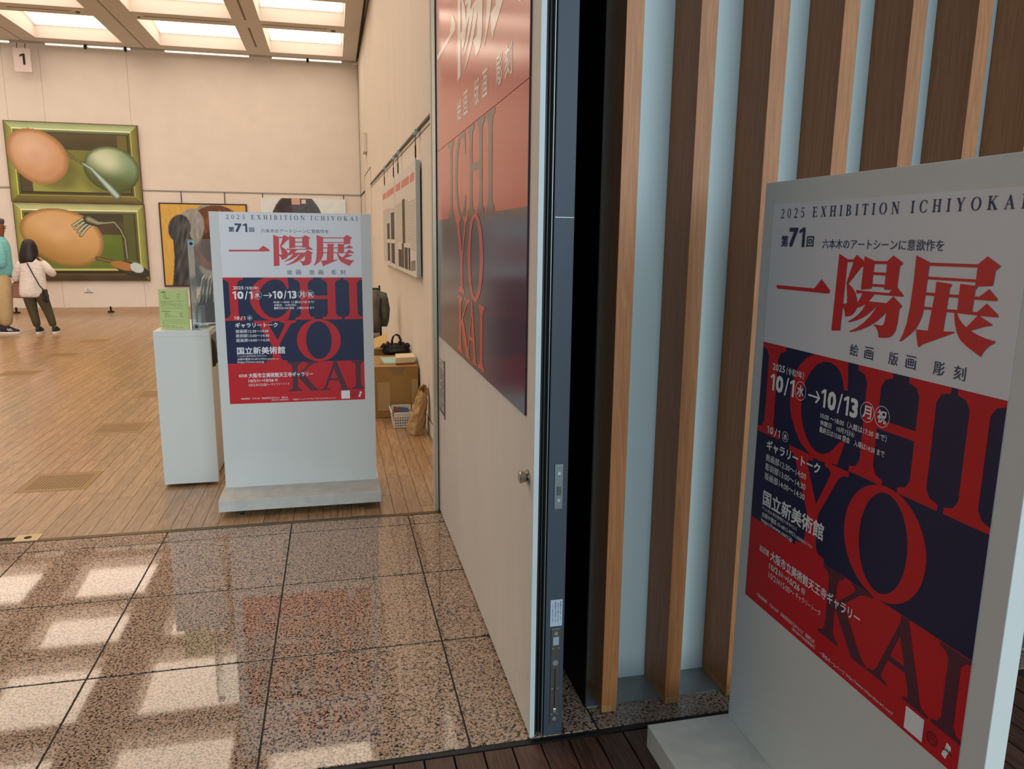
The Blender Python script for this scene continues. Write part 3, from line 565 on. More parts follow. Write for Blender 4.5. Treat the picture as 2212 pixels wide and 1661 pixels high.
# lock plate
lk = G().box(0.5835, 0.6085, 1.9525, 1.956, 0.721, 0.852).build('lock_plate', M_steel, dr, bevel=0.0008)
G().box(0.5905, 0.6025, 1.951, 1.9525, 0.762, 0.789).build('latch', mat('latch_dark', (96, 98, 100), 0.3, 0.8, var=0.03), lk, bevel=0.0008)
for z in (0.826, 0.747): G().disc((0.5965, 1.9525, z), 0.0046, 0.0012, 'Y', 14).build('screw', mat('screw_bright', (188, 196, 200), 0.25, 0.8, var=0.02), lk)
fb = G().box(0.584, 0.6125, 1.9525, 1.956, 0.048, 0.354).build('flush_bolt', mat('bolt_plate', (112, 108, 104), 0.35, 0.8, var=0.06, vscale=20), dr, bevel=0.0008)
for z, r in ((0.339, 0.006), (0.063, 0.006), (0.245, 0.0085)): G().disc((0.598, 1.9525, z), r, 0.0014, 'Y', 16).build('screw', MATS['screw_bright'], fb)
for x in (0.590, 0.607):
    for z in (0.292, 0.162, 0.078): G().disc((x, 1.9525, z), 0.0024, 0.001, 'Y', 8).build('rivet', MATS['screw_bright'], fb)
G().box(0.5966, 0.5988, 1.952, 1.9526, 0.10, 0.225).build('slot', M_black, fb)
G().box(0.593, 0.603, 1.949, 1.9525, 0.083, 0.098).build('lever', MATS['screw_bright'], fb, bevel=0.003)
s = G().box(0.590, 0.607, 1.952, 1.9526, 0.302, 0.328).build('sticker', mat('sticker_silver', (150, 166, 176), 0.4, var=0.02), fb)
# instruction label
t = thing('instruction_label', (0.5985, 1.955, 0.361), 'small white instruction label on the steel door edge above the flush bolt', 'label')
G().box(0.5805, 0.6165, 1.9552, 1.9558, 0.361, 0.444).build('label_paper', mat('label_bluewhite', (176, 190, 200), 0.5, var=0.01), t)
g = G(); fn = lambda u, v: (0.5805+0.036*u, 1.9549-LIFT[0], 0.444-0.083*v)
for k, (s_, v0, v1) in enumerate((('扉を閉めるときは、下の', 0.06, 0.78), ('押ボタンを押して下さい。', 0.14, 0.92), ('扉を固定するときは、下の', 0.08, 0.84), ('レバーを引いて下さい。', 0.14, 0.92))):
    u = 0.80-0.22*k; n = len(s_)
    for j, ch in enumerate(s_):
        h = (v1-v0)/n
        if ch in '、。': put_text(g, fn, ch, u+0.06, v0+h*j, u+0.11, v0+h*(j+0.4)); continue
        if ch == 'ー': poly(g, fn, [(u+0.045, v0+h*j), (u+0.065, v0+h*j), (u+0.065, v0+h*(j+0.9)), (u+0.045, v0+h*(j+0.9))]); continue
        put_text(g, fn, ch, u, v0+h*j, u+0.11, v0+h*(j+0.88), 0.01, 1)
g.build('lettering', M_navytxt, t)
# knob on the inner face
kb = G().disc((0.5245, 2.02, 0.800), 0.022, 0.004, 'X', 28).build('door_knob', mat('knob_steel', (176, 170, 160), 0.2, 1.0, var=0.02), dr)
G().disc((0.5205, 2.02, 0.800), 0.014, 0.020, 'X', 28, r2=0.0185).build('turn', MATS['knob_steel'], kb, smooth=False)
G().disc((0.5005, 2.02, 0.800), 0.0185, 0.003, 'X', 28, r2=0.015).build('cap', MATS['knob_steel'], kb)
# scuffs low on the door
g = G()
for k in range(16):
    y = rnd.uniform(1.99, 2.5); z = rnd.uniform(0.03, 0.30)
    g.add([(0.5242, y, z), (0.5242, y+0.0012, z), (0.5242, y+0.002, z+rnd.uniform(0.01, 0.035)), (0.5242, y+0.0008, z+0.012)], [(0, 1, 2, 3)])
g.build('scuffs', mat('scuff_grey', (120, 108, 96), 0.8, var=0.1), dr)
# hinge side jamb
jm = G().box(0.498, 0.533, 3.945, 4.0, 0.0, 3.2, 0).box(0.500, 0.516, 3.93, 3.945, 0.0, 3.2, 1).box(0.5185, 0.5225, 3.938, 3.945, 0.0, 3.2, 2).build('trim_4', [M_wall2, mat('jamb_metal', (190, 176, 150), 0.3, 0.5, var=0.03), M_rubber], org=(0.51, 3.96, 0)); tag(jm, 'narrow metal hinge post of the doorway', kind='structure')

# ---- slatted recess wall
sw = G().box(0.74, 3.3, 2.2, 2.24, 0.0, 3.4, 0).build('wall_slatted', M_blue, org=(2, 2.2, 0)); tag(sw, 'pale blue-white wall behind the upright cedar slats', kind='structure')
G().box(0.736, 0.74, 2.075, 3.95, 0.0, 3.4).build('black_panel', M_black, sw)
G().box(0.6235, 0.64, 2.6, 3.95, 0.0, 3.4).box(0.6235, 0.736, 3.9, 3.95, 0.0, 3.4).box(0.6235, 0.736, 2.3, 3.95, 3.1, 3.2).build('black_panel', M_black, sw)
G().box(0.741, 3.3, 2.068, 2.2, 0.0, 0.006).build('steel_sill', M_sill, sw)
for k, x in enumerate((0.777, 0.991, 1.2075, 1.428, 1.6515, 1.8765, 2.101, 2.32, 2.54, 2.76, 2.98)):
    s = G().box(x, x+0.0545-0.004, 2.03, 2.198, 0.028, 3.4).build('slat', M_slat, sw, bevel=0.0012)
    G().box(x+0.001, x+0.049, 2.0305, 2.198, 0.0065 if False else 0.004, 0.028).build('slat_end', M_slatend, s)

# ================================================================== POSTERS AND SIGN BOARDS
def exhibition_poster(name, loc, rz, x0, W, ztop, label, H=1.412):
    """u,v in poster widths from its top left corner; local x right, z up, print faces -y"""
    t = thing(name, loc, label, 'poster', 'two copies of the exhibition poster', rz)
    def L(h): return lambda u, v: (loc[0]+x0+u*W, loc[1]-h-LIFT[0], ztop-v*W)
    def B(g, nm, mt): return g.build(nm, mt, t)
    y = 0.0008
    p = G(); n = 24; vs = []; fs = []
    G().box(loc[0]+x0, loc[0]+x0+W, loc[1]-0.0008, loc[1]-0.0002, ztop-H*W, ztop).build('paper', M_paper, t)
    fn = L(0.0012); g = G()
    poly(g, fn, [(0, 0.466), (1, 0.466), (1, 1.101), (0, 1.1045)]); B(g, 'navy_field', M_navy)
    g = G(); poly(g, fn, [(0, 1.1045), (1, 1.101), (1, H), (0, H)]); B(g, 'red_field', M_red)
    fn = L(0.0015); g = G()
    for k in ('I1', 'C', 'H', 'I2', 'Y', 'O'):
        for q in BIG[k]: poly(g, fn, [(min(1, max(0, a)), max(0.466, b)) for a, b in q])
    B(g, 'giant_letters', M_red)
    fn = L(0.0016); g = G()
    for k in ('K', 'A', 'I3'):
        for q in BIG[k]: poly(g, fn, [(min(1, a), b) for a, b in q])
    # overlap of the plum letters with the navy field's lower edge
    B(g, 'dark_letters', M_plum)
    fn = L(0.0017); g = G()
    for k in ('ichi', 'yo', 'ten'):
        for q in TITLE[k]: poly(g, fn, q)
    B(g, 'title_characters', M_title)
    g = G(); fn = L(0.0018)
    roman(g, fn, '2025 EXHIBITION ICHIYOKAI', 0.048, 0.016, 0.980, 0.047)
    put_text(g, fn, '第', 0.062, 0.102, 0.100, 0.139, 0.022); put_text(g, fn, '7', 0.105, 0.078, 0.153, 0.139, 0.04); one(g, fn, 0.159, 0.078, 0.191, 0.139); put_text(g, fn, '回', 0.203, 0.105, 0.239, 0.138, 0.022)
    put_text(g, fn, '六本木のアートシーンに意欲作を', 0.284, 0.113, 0.765, 0.142, 0.004)
    for s_, u in (('絵', 0.456), ('画', 0.519), ('版', 0.616), ('画', 0.680), ('彫', 0.776), ('刻', 0.841)): put_text(g, fn, s_, u, 0.410, u+0.036, 0.445, 0.006)
    tag(B(g, 'navy_lettering', M_navytxt), kind='stuff')
    g = G(); fn = L(0.0020); T = lambda s_, a, b, c, d, bo=0.012, r=2: put_text(g, fn, s_, a, b, c, d, bo, r)
    def circ(ch, a, b, c, d, w=0.06):
        cx, cy = (a+c)/2, (b+d)/2; r = (d-b)/2; e = (c-a)/2
        for q in ring(cx, cy, e, r, e*(1-w), r*(1-w), 28): poly(g, fn, q)
        T(ch, cx-e*0.62, cy-r*0.62, cx+e*0.62, cy+r*0.62, 0.022)
    T('2025', 0.069, 0.530, 0.142, 0.553, 0.022); T('（令和7年）', 0.151, 0.531, 0.248, 0.556, 0.01)
    one(g, fn, 0.061, 0.567, 0.087, 0.624); T('0', 0.096, 0.566, 0.139, 0.624, 0.045); poly(g, fn, [(0.162, 0.565), (0.170, 0.565), (0.155, 0.627), (0.147, 0.627)]); one(g, fn, 0.177, 0.567, 0.202, 0.623); circ('水', 0.207, 0.564, 0.266, 0.626)
    poly(g, fn, [(0.279, 0.595), (0.333, 0.595), (0.333, 0.601), (0.279, 0.601)]); poly(g, fn, [(0.316, 0.580), (0.322, 0.577), (0.341, 0.598), (0.332, 0.598)]); poly(g, fn, [(0.332, 0.598), (0.341, 0.598), (0.322, 0.618), (0.316, 0.614)])
    one(g, fn, 0.344, 0.565, 0.368, 0.622); T('0', 0.377, 0.565, 0.417, 0.623, 0.045); poly(g, fn, [(0.438, 0.563), (0.445, 0.563), (0.431, 0.625), (0.424, 0.625)]); one(g, fn, 0.451, 0.565, 0.475, 0.622); T('3', 0.482, 0.565, 0.516, 0.622, 0.045); circ('月', 0.526, 0.563, 0.584, 0.622); circ('祝', 0.586, 0.562, 0.645, 0.622)
    T('10:00 〜18:00（入館は17:30 まで）', 0.349, 0.638, 0.642, 0.658); T('休館日　10月7日', 0.351, 0.662, 0.492, 0.679); circ('火', 0.495, 0.662, 0.512, 0.679, 0.1); T('最終日は15:00 閉会　入場は14:30 まで', 0.350, 0.683, 0.640, 0.702)
    one(g, fn, 0.064, 0.751, 0.074, 0.776, 0.4); T('0', 0.081, 0.751, 0.101, 0.776, 0.03); poly(g, fn, [(0.120, 0.750), (0.125, 0.750), (0.113, 0.779), (0.108, 0.779)]); one(g, fn, 0.131, 0.751, 0.142, 0.776, 0.4); circ('水', 0.156, 0.746, 0.192, 0.781, 0.09)
    T('ギャラリートーク', 0.069, 0.799, 0.371, 0.836, 0.025)
    T('絵画部12:30〜14:00', 0.070, 0.849, 0.304, 0.875, 0.008); T('彫刻部13:00〜14:30', 0.070, 0.883, 0.306, 0.909, 0.008); T('版画部14:00〜14:30', 0.070, 0.917, 0.306, 0.943, 0.008)
    T('国立新美術館', 0.071, 0.981, 0.416, 1.037, 0.02)
    T('〒106-8558 東京都港区六本木7-22-2', 0.071, 1.042, 0.280, 1.056, 0.003, 1); T('会期中電話 03-6812-9921', 0.071, 1.063, 0.271, 1.081, 0.008); T('（公募展案内ダイヤル）', 0.273, 1.069, 0.368, 1.082, 0.004, 1); T('https://www.nact.jp', 0.070, 1.085, 0.261, 1.106, 0.01)
    T('巡回展', 0.073, 1.187, 0.134, 1.209, 0.008); T('大阪市立美術館天王寺ギャラリー', 0.144, 1.179, 0.613, 1.216, 0.02)
    T('10/21', 0.141, 1.227, 0.206, 1.249, 0.022); circ('火', 0.210, 1.228, 0.228, 1.247, 0.09); T('→', 0.231, 1.232, 0.251, 1.244, 0.02); T('10/26', 0.254, 1.227, 0.322, 1.249, 0.022); circ('日', 0.330, 1.227, 0.352, 1.249, 0.09)
    T('10/21', 0.142, 1.260, 0.196, 1.281, 0.004); circ('火', 0.199, 1.261, 0.216, 1.279, 0.09); T('15:00〜', 0.220, 1.260, 0.296, 1.281, 0.004); T('ギャラリートーク', 0.303, 1.258, 0.436, 1.279, 0.004)
    T('一陽会事務所　〒308-0847　茨城県筑西市玉戸1502-5　舘野弘方', 0.073, 1.367, 0.421, 1.382, 0.003, 1); T('（展示会中は会場事務所）', 0.299, 1.386, 0.426, 1.398, 0.003, 1); T('一陽会ホームページ', 0.450, 1.385, 0.573, 1.400, 0.004, 1); T('https://www.ichiyoukai-art.com/', 0.580, 1.385, 0.776, 1.399, 0.0, 1)
    tag(B(g, 'white_lettering', M_whitetxt), kind='stuff')
    g = G(); fn = L(0.0018); poly(g, fn, [(0.819, 1.337), (0.884, 1.337), (0.884, 1.401), (0.819, 1.401)]); B(g, 'blank_square', M_whitetxt)
    g = G()
    for q in ring(0.914, 1.369, 0.0185, 0.0185, 0.0165, 0.0165, 28)+ring(0.914, 1.369, 0.014, 0.014, 0.013, 0.013, 24)+ring(0.914, 1.364, 0.006, 0.007, 0.0045, 0.0055, 14)+ring(0.9065, 1.374, 0.006, 0.005, 0.0045, 0.0038, 12)+ring(0.9215, 1.374, 0.006, 0.005, 0.0045, 0.0038, 12): poly(g, fn, q)
    B(g, 'round_emblem', M_plum)
    g = G(); poly(g, fn, [(0.960, 1.347), (0.974, 1.350), (0.976, 1.362), (0.958, 1.362)]); poly(g, fn, [(0.952, 1.374), (0.968, 1.372), (0.962, 1.392), (0.949, 1.388)]); poly(g, fn, [(0.957, 1.364), (0.970, 1.362), (0.973, 1.372), (0.955, 1.375)])
    B(g, 'pale_emblem', M_whitetxt)
    g = G(); fn = L(0.0021); poly(g, fn, [(0.949, 1.369), (0.965, 1.364), (0.979, 1.372), (0.979, 1.374), (0.963, 1.368), (0.949, 1.372)]); B(g, 'emblem_stroke', M_navy)
    return t

def sign_board(loc, rz, label, Wb, H, poster_label, px0, pW, pz, plb, pd=0.245):
    t = thing('sign_board', loc, label, 'sign board', 'white wheeled sign boards', rz)
    X, Y0 = loc[0], loc[1]
    z0, z1 = 0.034, 0.034+plb
    G().box(X, X+Wb, Y0, Y0+0.042, z1, H).build('panel', M_white, t, bevel=0.0015)
    G().box(X-0.011, X+Wb+0.011, Y0-pd, Y0+0.3, z0, z1).build('plinth', M_worn, t, bevel=0.002)
    for cx in (X+0.10, X+Wb-0.10):
        for cy in (Y0-pd+0.05, Y0+0.24):
            c = G().box(cx-0.014, cx+0.014, cy-0.018, cy+0.018, 0.026, 0.036).build('caster', M_steel, t)
            G().tube([(cx-0.010, cy, 0.014), (cx+0.010, cy, 0.014)], 0.014, 14).build('wheel', M_rubber, c)
    for ob in [t]: pass
    exhibition_poster('poster', loc, rz, px0, pW, pz, poster_label)
    return t
sign_board((-0.621, 4.272, 0), 0, 'white poster board on low casters standing on the oak floor in front of the counter', 0.826, 1.592,
           'exhibition poster on the board in the gallery doorway, in full view', 0.049, 0.722, 1.589, 0.061, 0.222)
sign_board((1.083, 1.800, 0), -pi/2, 'large white poster board at the right edge, seen side-on before the cedar slats', 0.842, 1.616,
           'large exhibition poster on the nearest board at the right edge', 0.045, 0.744, 1.561, 0.07, 0.248)

# ---- the two printed panels on the door leaf (plane x = 0.52; u runs from the hinge to the free edge)
def dfn(h): return lambda y, z: (0.5195-h-LIFT[0], y, z)
YL, YR = 3.889, 2.053
tu = thing('printed_panel', (0.52, 2.97, 1.886), 'upper salmon-red printed panel with cream title characters on the door leaf', 'poster')
G().box(0.5195, 0.5245, YR, YL, 1.888, 3.05).build('panel', [M_dred], tu)
G().box(0.5192, 0.5246, YR-0.003, YR, 1.888, 3.05).build('panel_edge', M_dedge, tu)
g = G(); fn = dfn(0.0006); S_ = 1.977
for k in ('ichi', 'yo', 'ten'):
    for q in TITLE[k]: poly(g, fn, [(3.857-(a-0.054)*S_, 2.095+(0.384-b)*S_) for a, b in q])
for s_, y0, y1 in (('絵', 3.253, 3.152), ('画', 3.096, 3.0), ('版', 2.866, 2.769), ('画', 2.706, 2.616), ('彫', 2.477, 2.385), ('刻', 2.350, 2.252)):
    put_text(g, lambda u, v, y0=y0, y1=y1: fn(y0+(y1-y0)*u, 2.028-0.09*v), s_, 0, 0, 1, 1, 0.018)
g.build('lettering', M_dcream, tu)
tl_ = thing('printed_panel', (0.52, 2.97, 0.973), 'lower printed panel on the door leaf, red above navy, with giant roman letters', 'poster')
G().box(0.5195, 0.5245, YR, YL, 0.973, 1.557).build('navy_panel', M_dnavy, tl_)
G().box(0.5195, 0.5245, YR, YL, 1.557, 1.8855).build('red_panel', M_dred, tl_)
G().box(0.5192, 0.5246, YR-0.003, YR, 0.973, 1.8855).build('panel_edge', M_dedge, tl_)
def place(g, fn, keys, src, dst):
    (a0, a1, b0, b1), (y0, y1, z0, z1) = src, dst
    for k in keys:
        for q in BIG[k]: poly(g, fn, [(y0+(a-a0)/(a1-a0)*(y1-y0), z0+(b-b0)/(b1-b0)*(z1-z0)) for a, b in q])
g = G(); fn = dfn(0.0006)
place(g, fn, ('I1',), (0, 0.14, 0.465, 0.783), (3.516, 3.350, 1.8835, 1.557))
place(g, fn, ('C',), (0.181, 0.473, 0.465, 0.79), (3.323, 3.043, 1.8835, 1.548))
place(g, fn, ('H',), (0.501, 0.841, 0.465, 0.782), (3.006, 2.663, 1.8835, 1.558))
place(g, fn, ('I2',), (0.861, 1.0, 0.465, 0.782), (2.637, 2.492, 1.8835, 1.558))
g.build('slate_letters', M_dlet, tl_)
g = G(); fn = dfn(0.0008)
place(g, fn, ('Y',), (0.201, 0.504, 0.785, 1.106), (3.311, 3.001, 1.556, 1.244))
place(g, fn, ('O',), (0.505, 0.828, 0.778, 1.102), (3.008, 2.680, 1.562, 1.233))
place(g, fn, ('K',), (0.430, 0.656, 1.103, 1.329), (3.267, 2.941, 1.231, 0.992)) if False else place(g, fn, ('K',), (0.430, 0.656, 1.103, 1.329), (3.267, 3.03-0.089, 1.231, 0.992))
place(g, fn, ('A',), (0.661, 0.893, 1.103, 1.328), (3.089, 2.763, 1.232, 0.992)) if False else place(g, fn, ('A',), (0.661, 0.893, 1.103, 1.328), (3.040, 2.790, 1.232, 0.992))
place(g, fn, ('I3',), (0.903, 1.001, 1.103, 1.328), (2.777, 2.651, 1.232, 0.992))
g.build('red_letters', M_dkai, tl_)
# notice under the panels
t = thing('door_notice', (0.523, 3.80, 0.57), 'tall white notice with dense small print low on the door leaf', 'notice')
G().box(0.5225, 0.5243, 3.705, 3.895, 0.573, 0.866).build('sheet', mat('notice_white', (204, 200, 190), 0.6, var=0.01), t)
G().box(0.5195, 0.5243, 3.698, 3.705, 0.570, 0.868).build('edge_strip', mat('notice_edge', (104, 100, 92), 0.6, var=0.02), t)
g = G(); rr = random.Random(5)
for k in range(24):
    z = 0.855-0.0112*k
    y = 3.888
    while y > 3.72:
        ln = rr.uniform(0.01, 0.03); e = max(3.715, y-ln)
        if not (k in (1, 3) ) and rr.random() < 0.85: g.add([(0.5222, y, z), (0.5222, e, z), (0.5222, e, z-0.0058), (0.5222, y, z-0.0058)], [(0, 1, 2, 3)])
        y = e-0.004
g.box(0.5221, 0.5226, 3.71, 3.89, 0.580, 0.592); g.build('small_print', mat('notice_ink', (98, 92, 84), 0.7, var=0.05), t)

# ================================================================== PAINTINGS ON THE BACK WALL
M_paint = attr_mat('painted_canvas')
M_ptedge = mat('canvas_edge', (112, 66, 34), 0.7, var=0.08)
def mixc(a, b, t): return tuple(a[i]+(b[i]-a[i])*t for i in range(3))
def sst(a, b, x):
    t = max(0.0, min(1.0, (x-a)/(b-a))) if a != b else float(x > a); return t*t*(3-2*t)
def painting(name, label, x0, x1, z0, z1, fnc, nu, nv, edge=M_ptedge, dep=0.04, cat='painting', yb=YB):
    t = thing(name, ((x0+x1)/2, yb-dep, z0), label, cat, 'paintings on the back wall')
    G().box(x0, x1, yb-dep+0.001, yb-0.001, z0, z1).build('stretcher', edge, t)
    vs = []; cols = []; fs = []
    for j in range(nv+1):
        for i in range(nu+1):
            u, v = i/nu, j/nv
            vs.append((x0+(x1-x0)*u, yb-dep, z1-(z1-z0)*v)); c = fnc(u, v)
            L_ = lin([max(0, min(255, q)) for q in c]); cols.append((min(1, L_[0]/0.92), min(1, L_[1]/0.76), min(1, L_[2]/0.60), 1.0))   # paint colour under warm lamps -> pigment
    for j in range(nv):
        for i in range(nu): a = j*(nu+1)+i; fs.append((a, a+1, a+nu+2, a+nu+1))
    o = G().add(vs, fs).build('canvas', M_paint, t)
    at = o.data.color_attributes.new('paint', 'FLOAT_COLOR', 'POINT'); at.data.foreach_set('color', [q for c in cols for q in c])
    return t
ASP = 1.55
def ell(u, v, cu, cv, ru, rv, ang, egg=0.0):
    x = (u-cu)*ASP; y = (v-cv); c, s = cos(ang), sin(ang); a = (x*c+y*s)/ru; b = (-x*s+y*c)/rv
    b = b*(1+egg*a); return a, b, sqrt(a*a+b*b)
def seg(u, v, pts):
    best = 9; bt = 0; n = len(pts)-1
    for k in range(n):
        ax, ay = pts[k][0]*ASP, pts[k][1]; bx, by = pts[k+1][0]*ASP, pts[k+1][1]; x, y = u*ASP, v
        dx, dy = bx-ax, by-ay; t = max(0, min(1, ((x-ax)*dx+(y-ay)*dy)/(dx*dx+dy*dy+1e-9)))
        d = sqrt((x-ax-dx*t)**2+(y-ay-dy*t)**2)
        if d < best: best = d; bt = (k+t)/n
    return best, bt
def frame_part(u, v, top, left, right, bottom, inner):
    a = u*ASP; b = (1-u)*ASP; c = v; d = 1-v; m_ = min(a, b, c, d); W = 0.135
    if m_ > W: return None
    q = m_/W
    if q < 0.07: return (96, 62, 30)
    base = top if m_ == c else left if m_ == a else right if m_ == b else bottom
    pr = 0.80+0.35*sin(q*pi*0.9)-0.35*(q > 0.74)+0.45*(0.64 < q < 0.74)-0.2*(q > 0.93)
    return tuple(z*pr for z in base)
def eggs1(u, v):
    n = noise.noise(Vector((u*9, v*7, 0)))*6
    c = frame_part(u, v, (150, 156, 104), (122, 118, 50), (112, 104, 44), (98, 84, 36), None)
    if c is None:
        iu = (u-0.087)/(1-0.174); iv = (v-0.135)/(1-0.27)
        if iv < 0.28: c = mixc((84, 68, 36), (66, 54, 26), sst(0.0, 0.28, iv))
        else: c = mixc((110, 108, 38), (146, 142, 60), sst(0.3, 0.95, iv))
        if iu < 0.10*min(1, iv*1.4): c = (74, 60, 30)
        if iu > 1-0.09: c = (104, 88, 36)
        # shadows cast in the picture
        a, b, r = ell(u, v, 0.33, 0.62, 0.36, 0.24, 0.35)
        c = mixc(c, (70, 60, 22), 0.45*(1-sst(0.6, 1.1, r)))
        a, b, r = ell(u, v, 0.74, 0.70, 0.36, 0.26, 0.1); c = mixc(c, (72, 66, 24), 0.4*(1-sst(0.6, 1.1, r)))
    a, b, r = ell(u, v, 0.775, 0.565, 0.335, 0.288, 0.30, -0.06)
    if r < 1:
        hl = sqrt((a+0.35)**2+(b+0.30)**2)
        c = mixc((200, 196, 154), (122, 140, 96), sst(0.15, 1.05, hl)); c = mixc(c, (72, 74, 28), sst(0.0, 1.0, (b+0.15)*0.9+r*0.35)*0.85); c = mixc(c, (62, 66, 28), sst(0.82, 1.0, r)*0.7)
    d, t = seg(u, v, [(0.44, 0.36), (0.49, 0.43), (0.56, 0.50), (0.62, 0.56), (0.71, 0.73), (0.80, 0.90)])
    wd = 0.016+0.005*sin(t*70)*(t < 0.45)+0.032*sst(0.5, 0.95, t)
    if d < wd: c = mixc((176, 186, 160), (76, 84, 66), sst(0.2, 1.0, d/wd)) if t > 0.4 else mixc((130, 120, 70), (58, 46, 20), sst(0, 1, d/wd))
    a, b, r = ell(u, v, 0.225, 0.42, 0.375, 0.315, 0.75, -0.10)
    if r < 1:
        hl = sqrt((a+0.25)**2+(b+0.1)**2); c = mixc((214, 166, 128), (196, 138, 92), sst(0.2, 1.0, hl)); c = mixc(c, (150, 98, 52), sst(0.78, 1.0, r)*0.8)
        c = mixc(c, (198, 140, 110), 0.5*(1-sst(0, 0.4, sqrt(a*a+b*b))))
    return tuple(q+n for q in c)
def eggs2(u, v):
    n = noise.noise(Vector((u*8, v*7, 4)))*6
    c = frame_part(u, v, (160, 156, 100), (138, 128, 56), (126, 122, 56), (62, 46, 22), None)
    if c is None:
        iu = (u-0.087)/(1-0.174); iv = (v-0.135)/(1-0.27)
        c = (58, 50, 26)
        if iv > 0.15 and iu < 0.90: c = (76, 58, 34)
        if 0.36 < iv < 0.82 and iu < 0.87: c = mixc((98, 112, 26), (86, 98, 24), iv)
        if iu > 0.90: c = (84, 80, 28)
        if iv > 0.82: c = (96, 108, 34)
        if iv > 0.96: c = (190, 176, 92)
    a, b, r = ell(u, v, 0.345, 0.43, 0.500, 0.355, 0.33, -0.10)
    if r < 1:
        hl = sqrt((a+0.25)**2+(b+0.25)**2); c = mixc((210, 158, 104), (206, 150, 90), sst(0.2, 0.8, hl)); c = mixc(c, (152, 106, 44), sst(0.0, 1.0, b*0.75+r*0.30)*0.75); c = mixc(c, (124, 84, 34), sst(0.85, 1, r)*0.7)
    for k in range(4):
        d, t = seg(u, v, [(0.435+0.018*k, 0.285+0.042*k), (0.50+0.012*k, 0.215+0.035*k), (0.565+0.008*k, 0.17+0.028*k)])
        if d < 0.019: c = mixc((196, 186, 146), (52, 42, 20), sst(0.1, 1, d/0.019))
    d, t = seg(u, v, [(0.56, 0.20), (0.63, 0.25), (0.70, 0.245), (0.755, 0.235), (0.80, 0.33), (0.83, 0.45), (0.835, 0.70)])
    wd = 0.046*(1-sst(0, 0.35, t))+0.020
    if d < wd: c = mixc((150, 142, 104), (40, 36, 18), sst(0.05, 0.9, d/wd))
    d, t = seg(u, v, [(0.60, 0.70), (0.70, 0.74), (0.78, 0.77)])
    if d < 0.022: c = mixc((146, 100, 50), (60, 40, 20), sst(0.1, 1, d/0.022))
    a, b, r = ell(u, v, 0.865, 0.845, 0.225, 0.088, 0.32)
    if r < 1: c = mixc((70, 60, 30), (44, 38, 20), r)
    a, b, r = ell(u, v, 0.80, 0.80, 0.16, 0.055, 0.25)
    if r < 1: c = (168, 108, 48)
    a, b, r = ell(u, v, 0.905, 0.825, 0.085, 0.062, 0.45)
    if r < 1: c = (190, 190, 178)
    return tuple(q+n for q in c)
def beast(u, v):
    n = noise.noise(Vector((u*30, v*12, 2)))
    if u < 0.018 or u > 0.982 or v < 0.015 or v > 0.985: return (42, 24, 14)
    c = tuple(q+n*8 for q in (206, 152, 62))
    A = 1.0
    def E(cu, cv, ru, rv, an=0):
        x, y = u-cu, v-cv; s, k = sin(an), cos(an); return sqrt(((x*k+y*s)/ru)**2+((-x*s+y*k)/rv)**2)
    if E(0.60, 0.62, 0.42, 0.62) < 1: c = (150+n*22, 138+n*22, 118+n*22)
    if E(0.64, 0.42, 0.37, 0.40) < 1:
        q = sin((v*26+u*5)+n*3)*16; c = (112+q+n*20, 58+q*0.6+n*12, 20+n*8)
    if E(0.70, 0.52, 0.26, 0.24) < 1: c = (70+n*30, 34+n*16, 16)
    if E(0.33, 0.30, 0.16, 0.24, 0.3) < 1: c = (142+n*22, 132+n*22, 116+n*22)
    if E(0.215, 0.30, 0.125, 0.165, 0.25) < 1 or (v > 0.28 and 0.095+0.05*sin(v*3)-0.01*v < u < 0.335+0.26*(v-0.28)**1.5+0.012*sin(v*30)):
        w_ = noise.noise(Vector((u*18, v*9+u*22, 7))); c = (58+w_*52, 54+w_*49, 50+w_*45)
    return c
def disk(u, v):
    n = noise.noise(Vector((u*14, v*14, 5))); n2 = noise.noise(Vector((u*50, v*50, 1)))
    c = tuple(q+n*7 for q in (212, 204, 186))
    x, y = (u-0.42)/0.315, (v-0.36)/0.41
    if x*x+y*y*(1 if y > 0 else 0.9) < 1:
        c = (52+n*18+n2*14, 32+n*12+n2*8, 30+n*12+n2*10)
        if x*x+y*y > 0.9: c = (60, 42, 46)
    d = abs((v-0.20)-(u-0.50)*-0.35)
    if 0.30 < u < 0.53 and d < 0.008: c = (150, 140, 112)
    if (u-0.56)**2+((v-0.13))**2 < 0.0035: c = (38+n2*60, 32+n2*50, 24+n2*30)
    return c
painting('egg_painting', 'upper painting of a peach egg, a green egg and a spoon in a green box', -5.662, -3.450, 2.034, 3.450, eggs1, 230, 150, dep=0.05)
painting('egg_painting', 'lower painting of an orange egg pierced by a fork with a spoon below', -5.650, -3.438, 0.598, 2.028, eggs2, 230, 150, dep=0.05)
painting('animal_painting', 'painting of a curled grey and brown furry animal on an orange ground', -3.188, -1.600, 0.490, 2.070, beast, 150, 150, mat('dark_frame', (46, 28, 18), 0.5, var=0.05))
painting('disc_painting', 'pale painting with a large dark brown disc half hidden above the poster board', -1.345, 0.275, 0.60, 2.200, disk, 120, 120, mat('canvas_side', (206, 198, 182), 0.7, var=0.03))
for x0, x1, z0, z1, c, lab in ((-0.76, -0.60, 2.08, 2.205, (206, 170, 160), 'pink paper slip taped to the top of the disc painting'), (-0.57, -0.49, 2.10, 2.18, (222, 214, 190), 'cream paper slip beside the pink slip on the disc painting')):
    o = G().box(x0, x1, YB-0.045, YB-0.0415, z0, z1).build('paper_slip', mat('slip_%d' % c[2], c, 0.7, var=0.02), org=((x0+x1)/2, YB-0.043, z0)); tag(o, lab, 'paper slip')
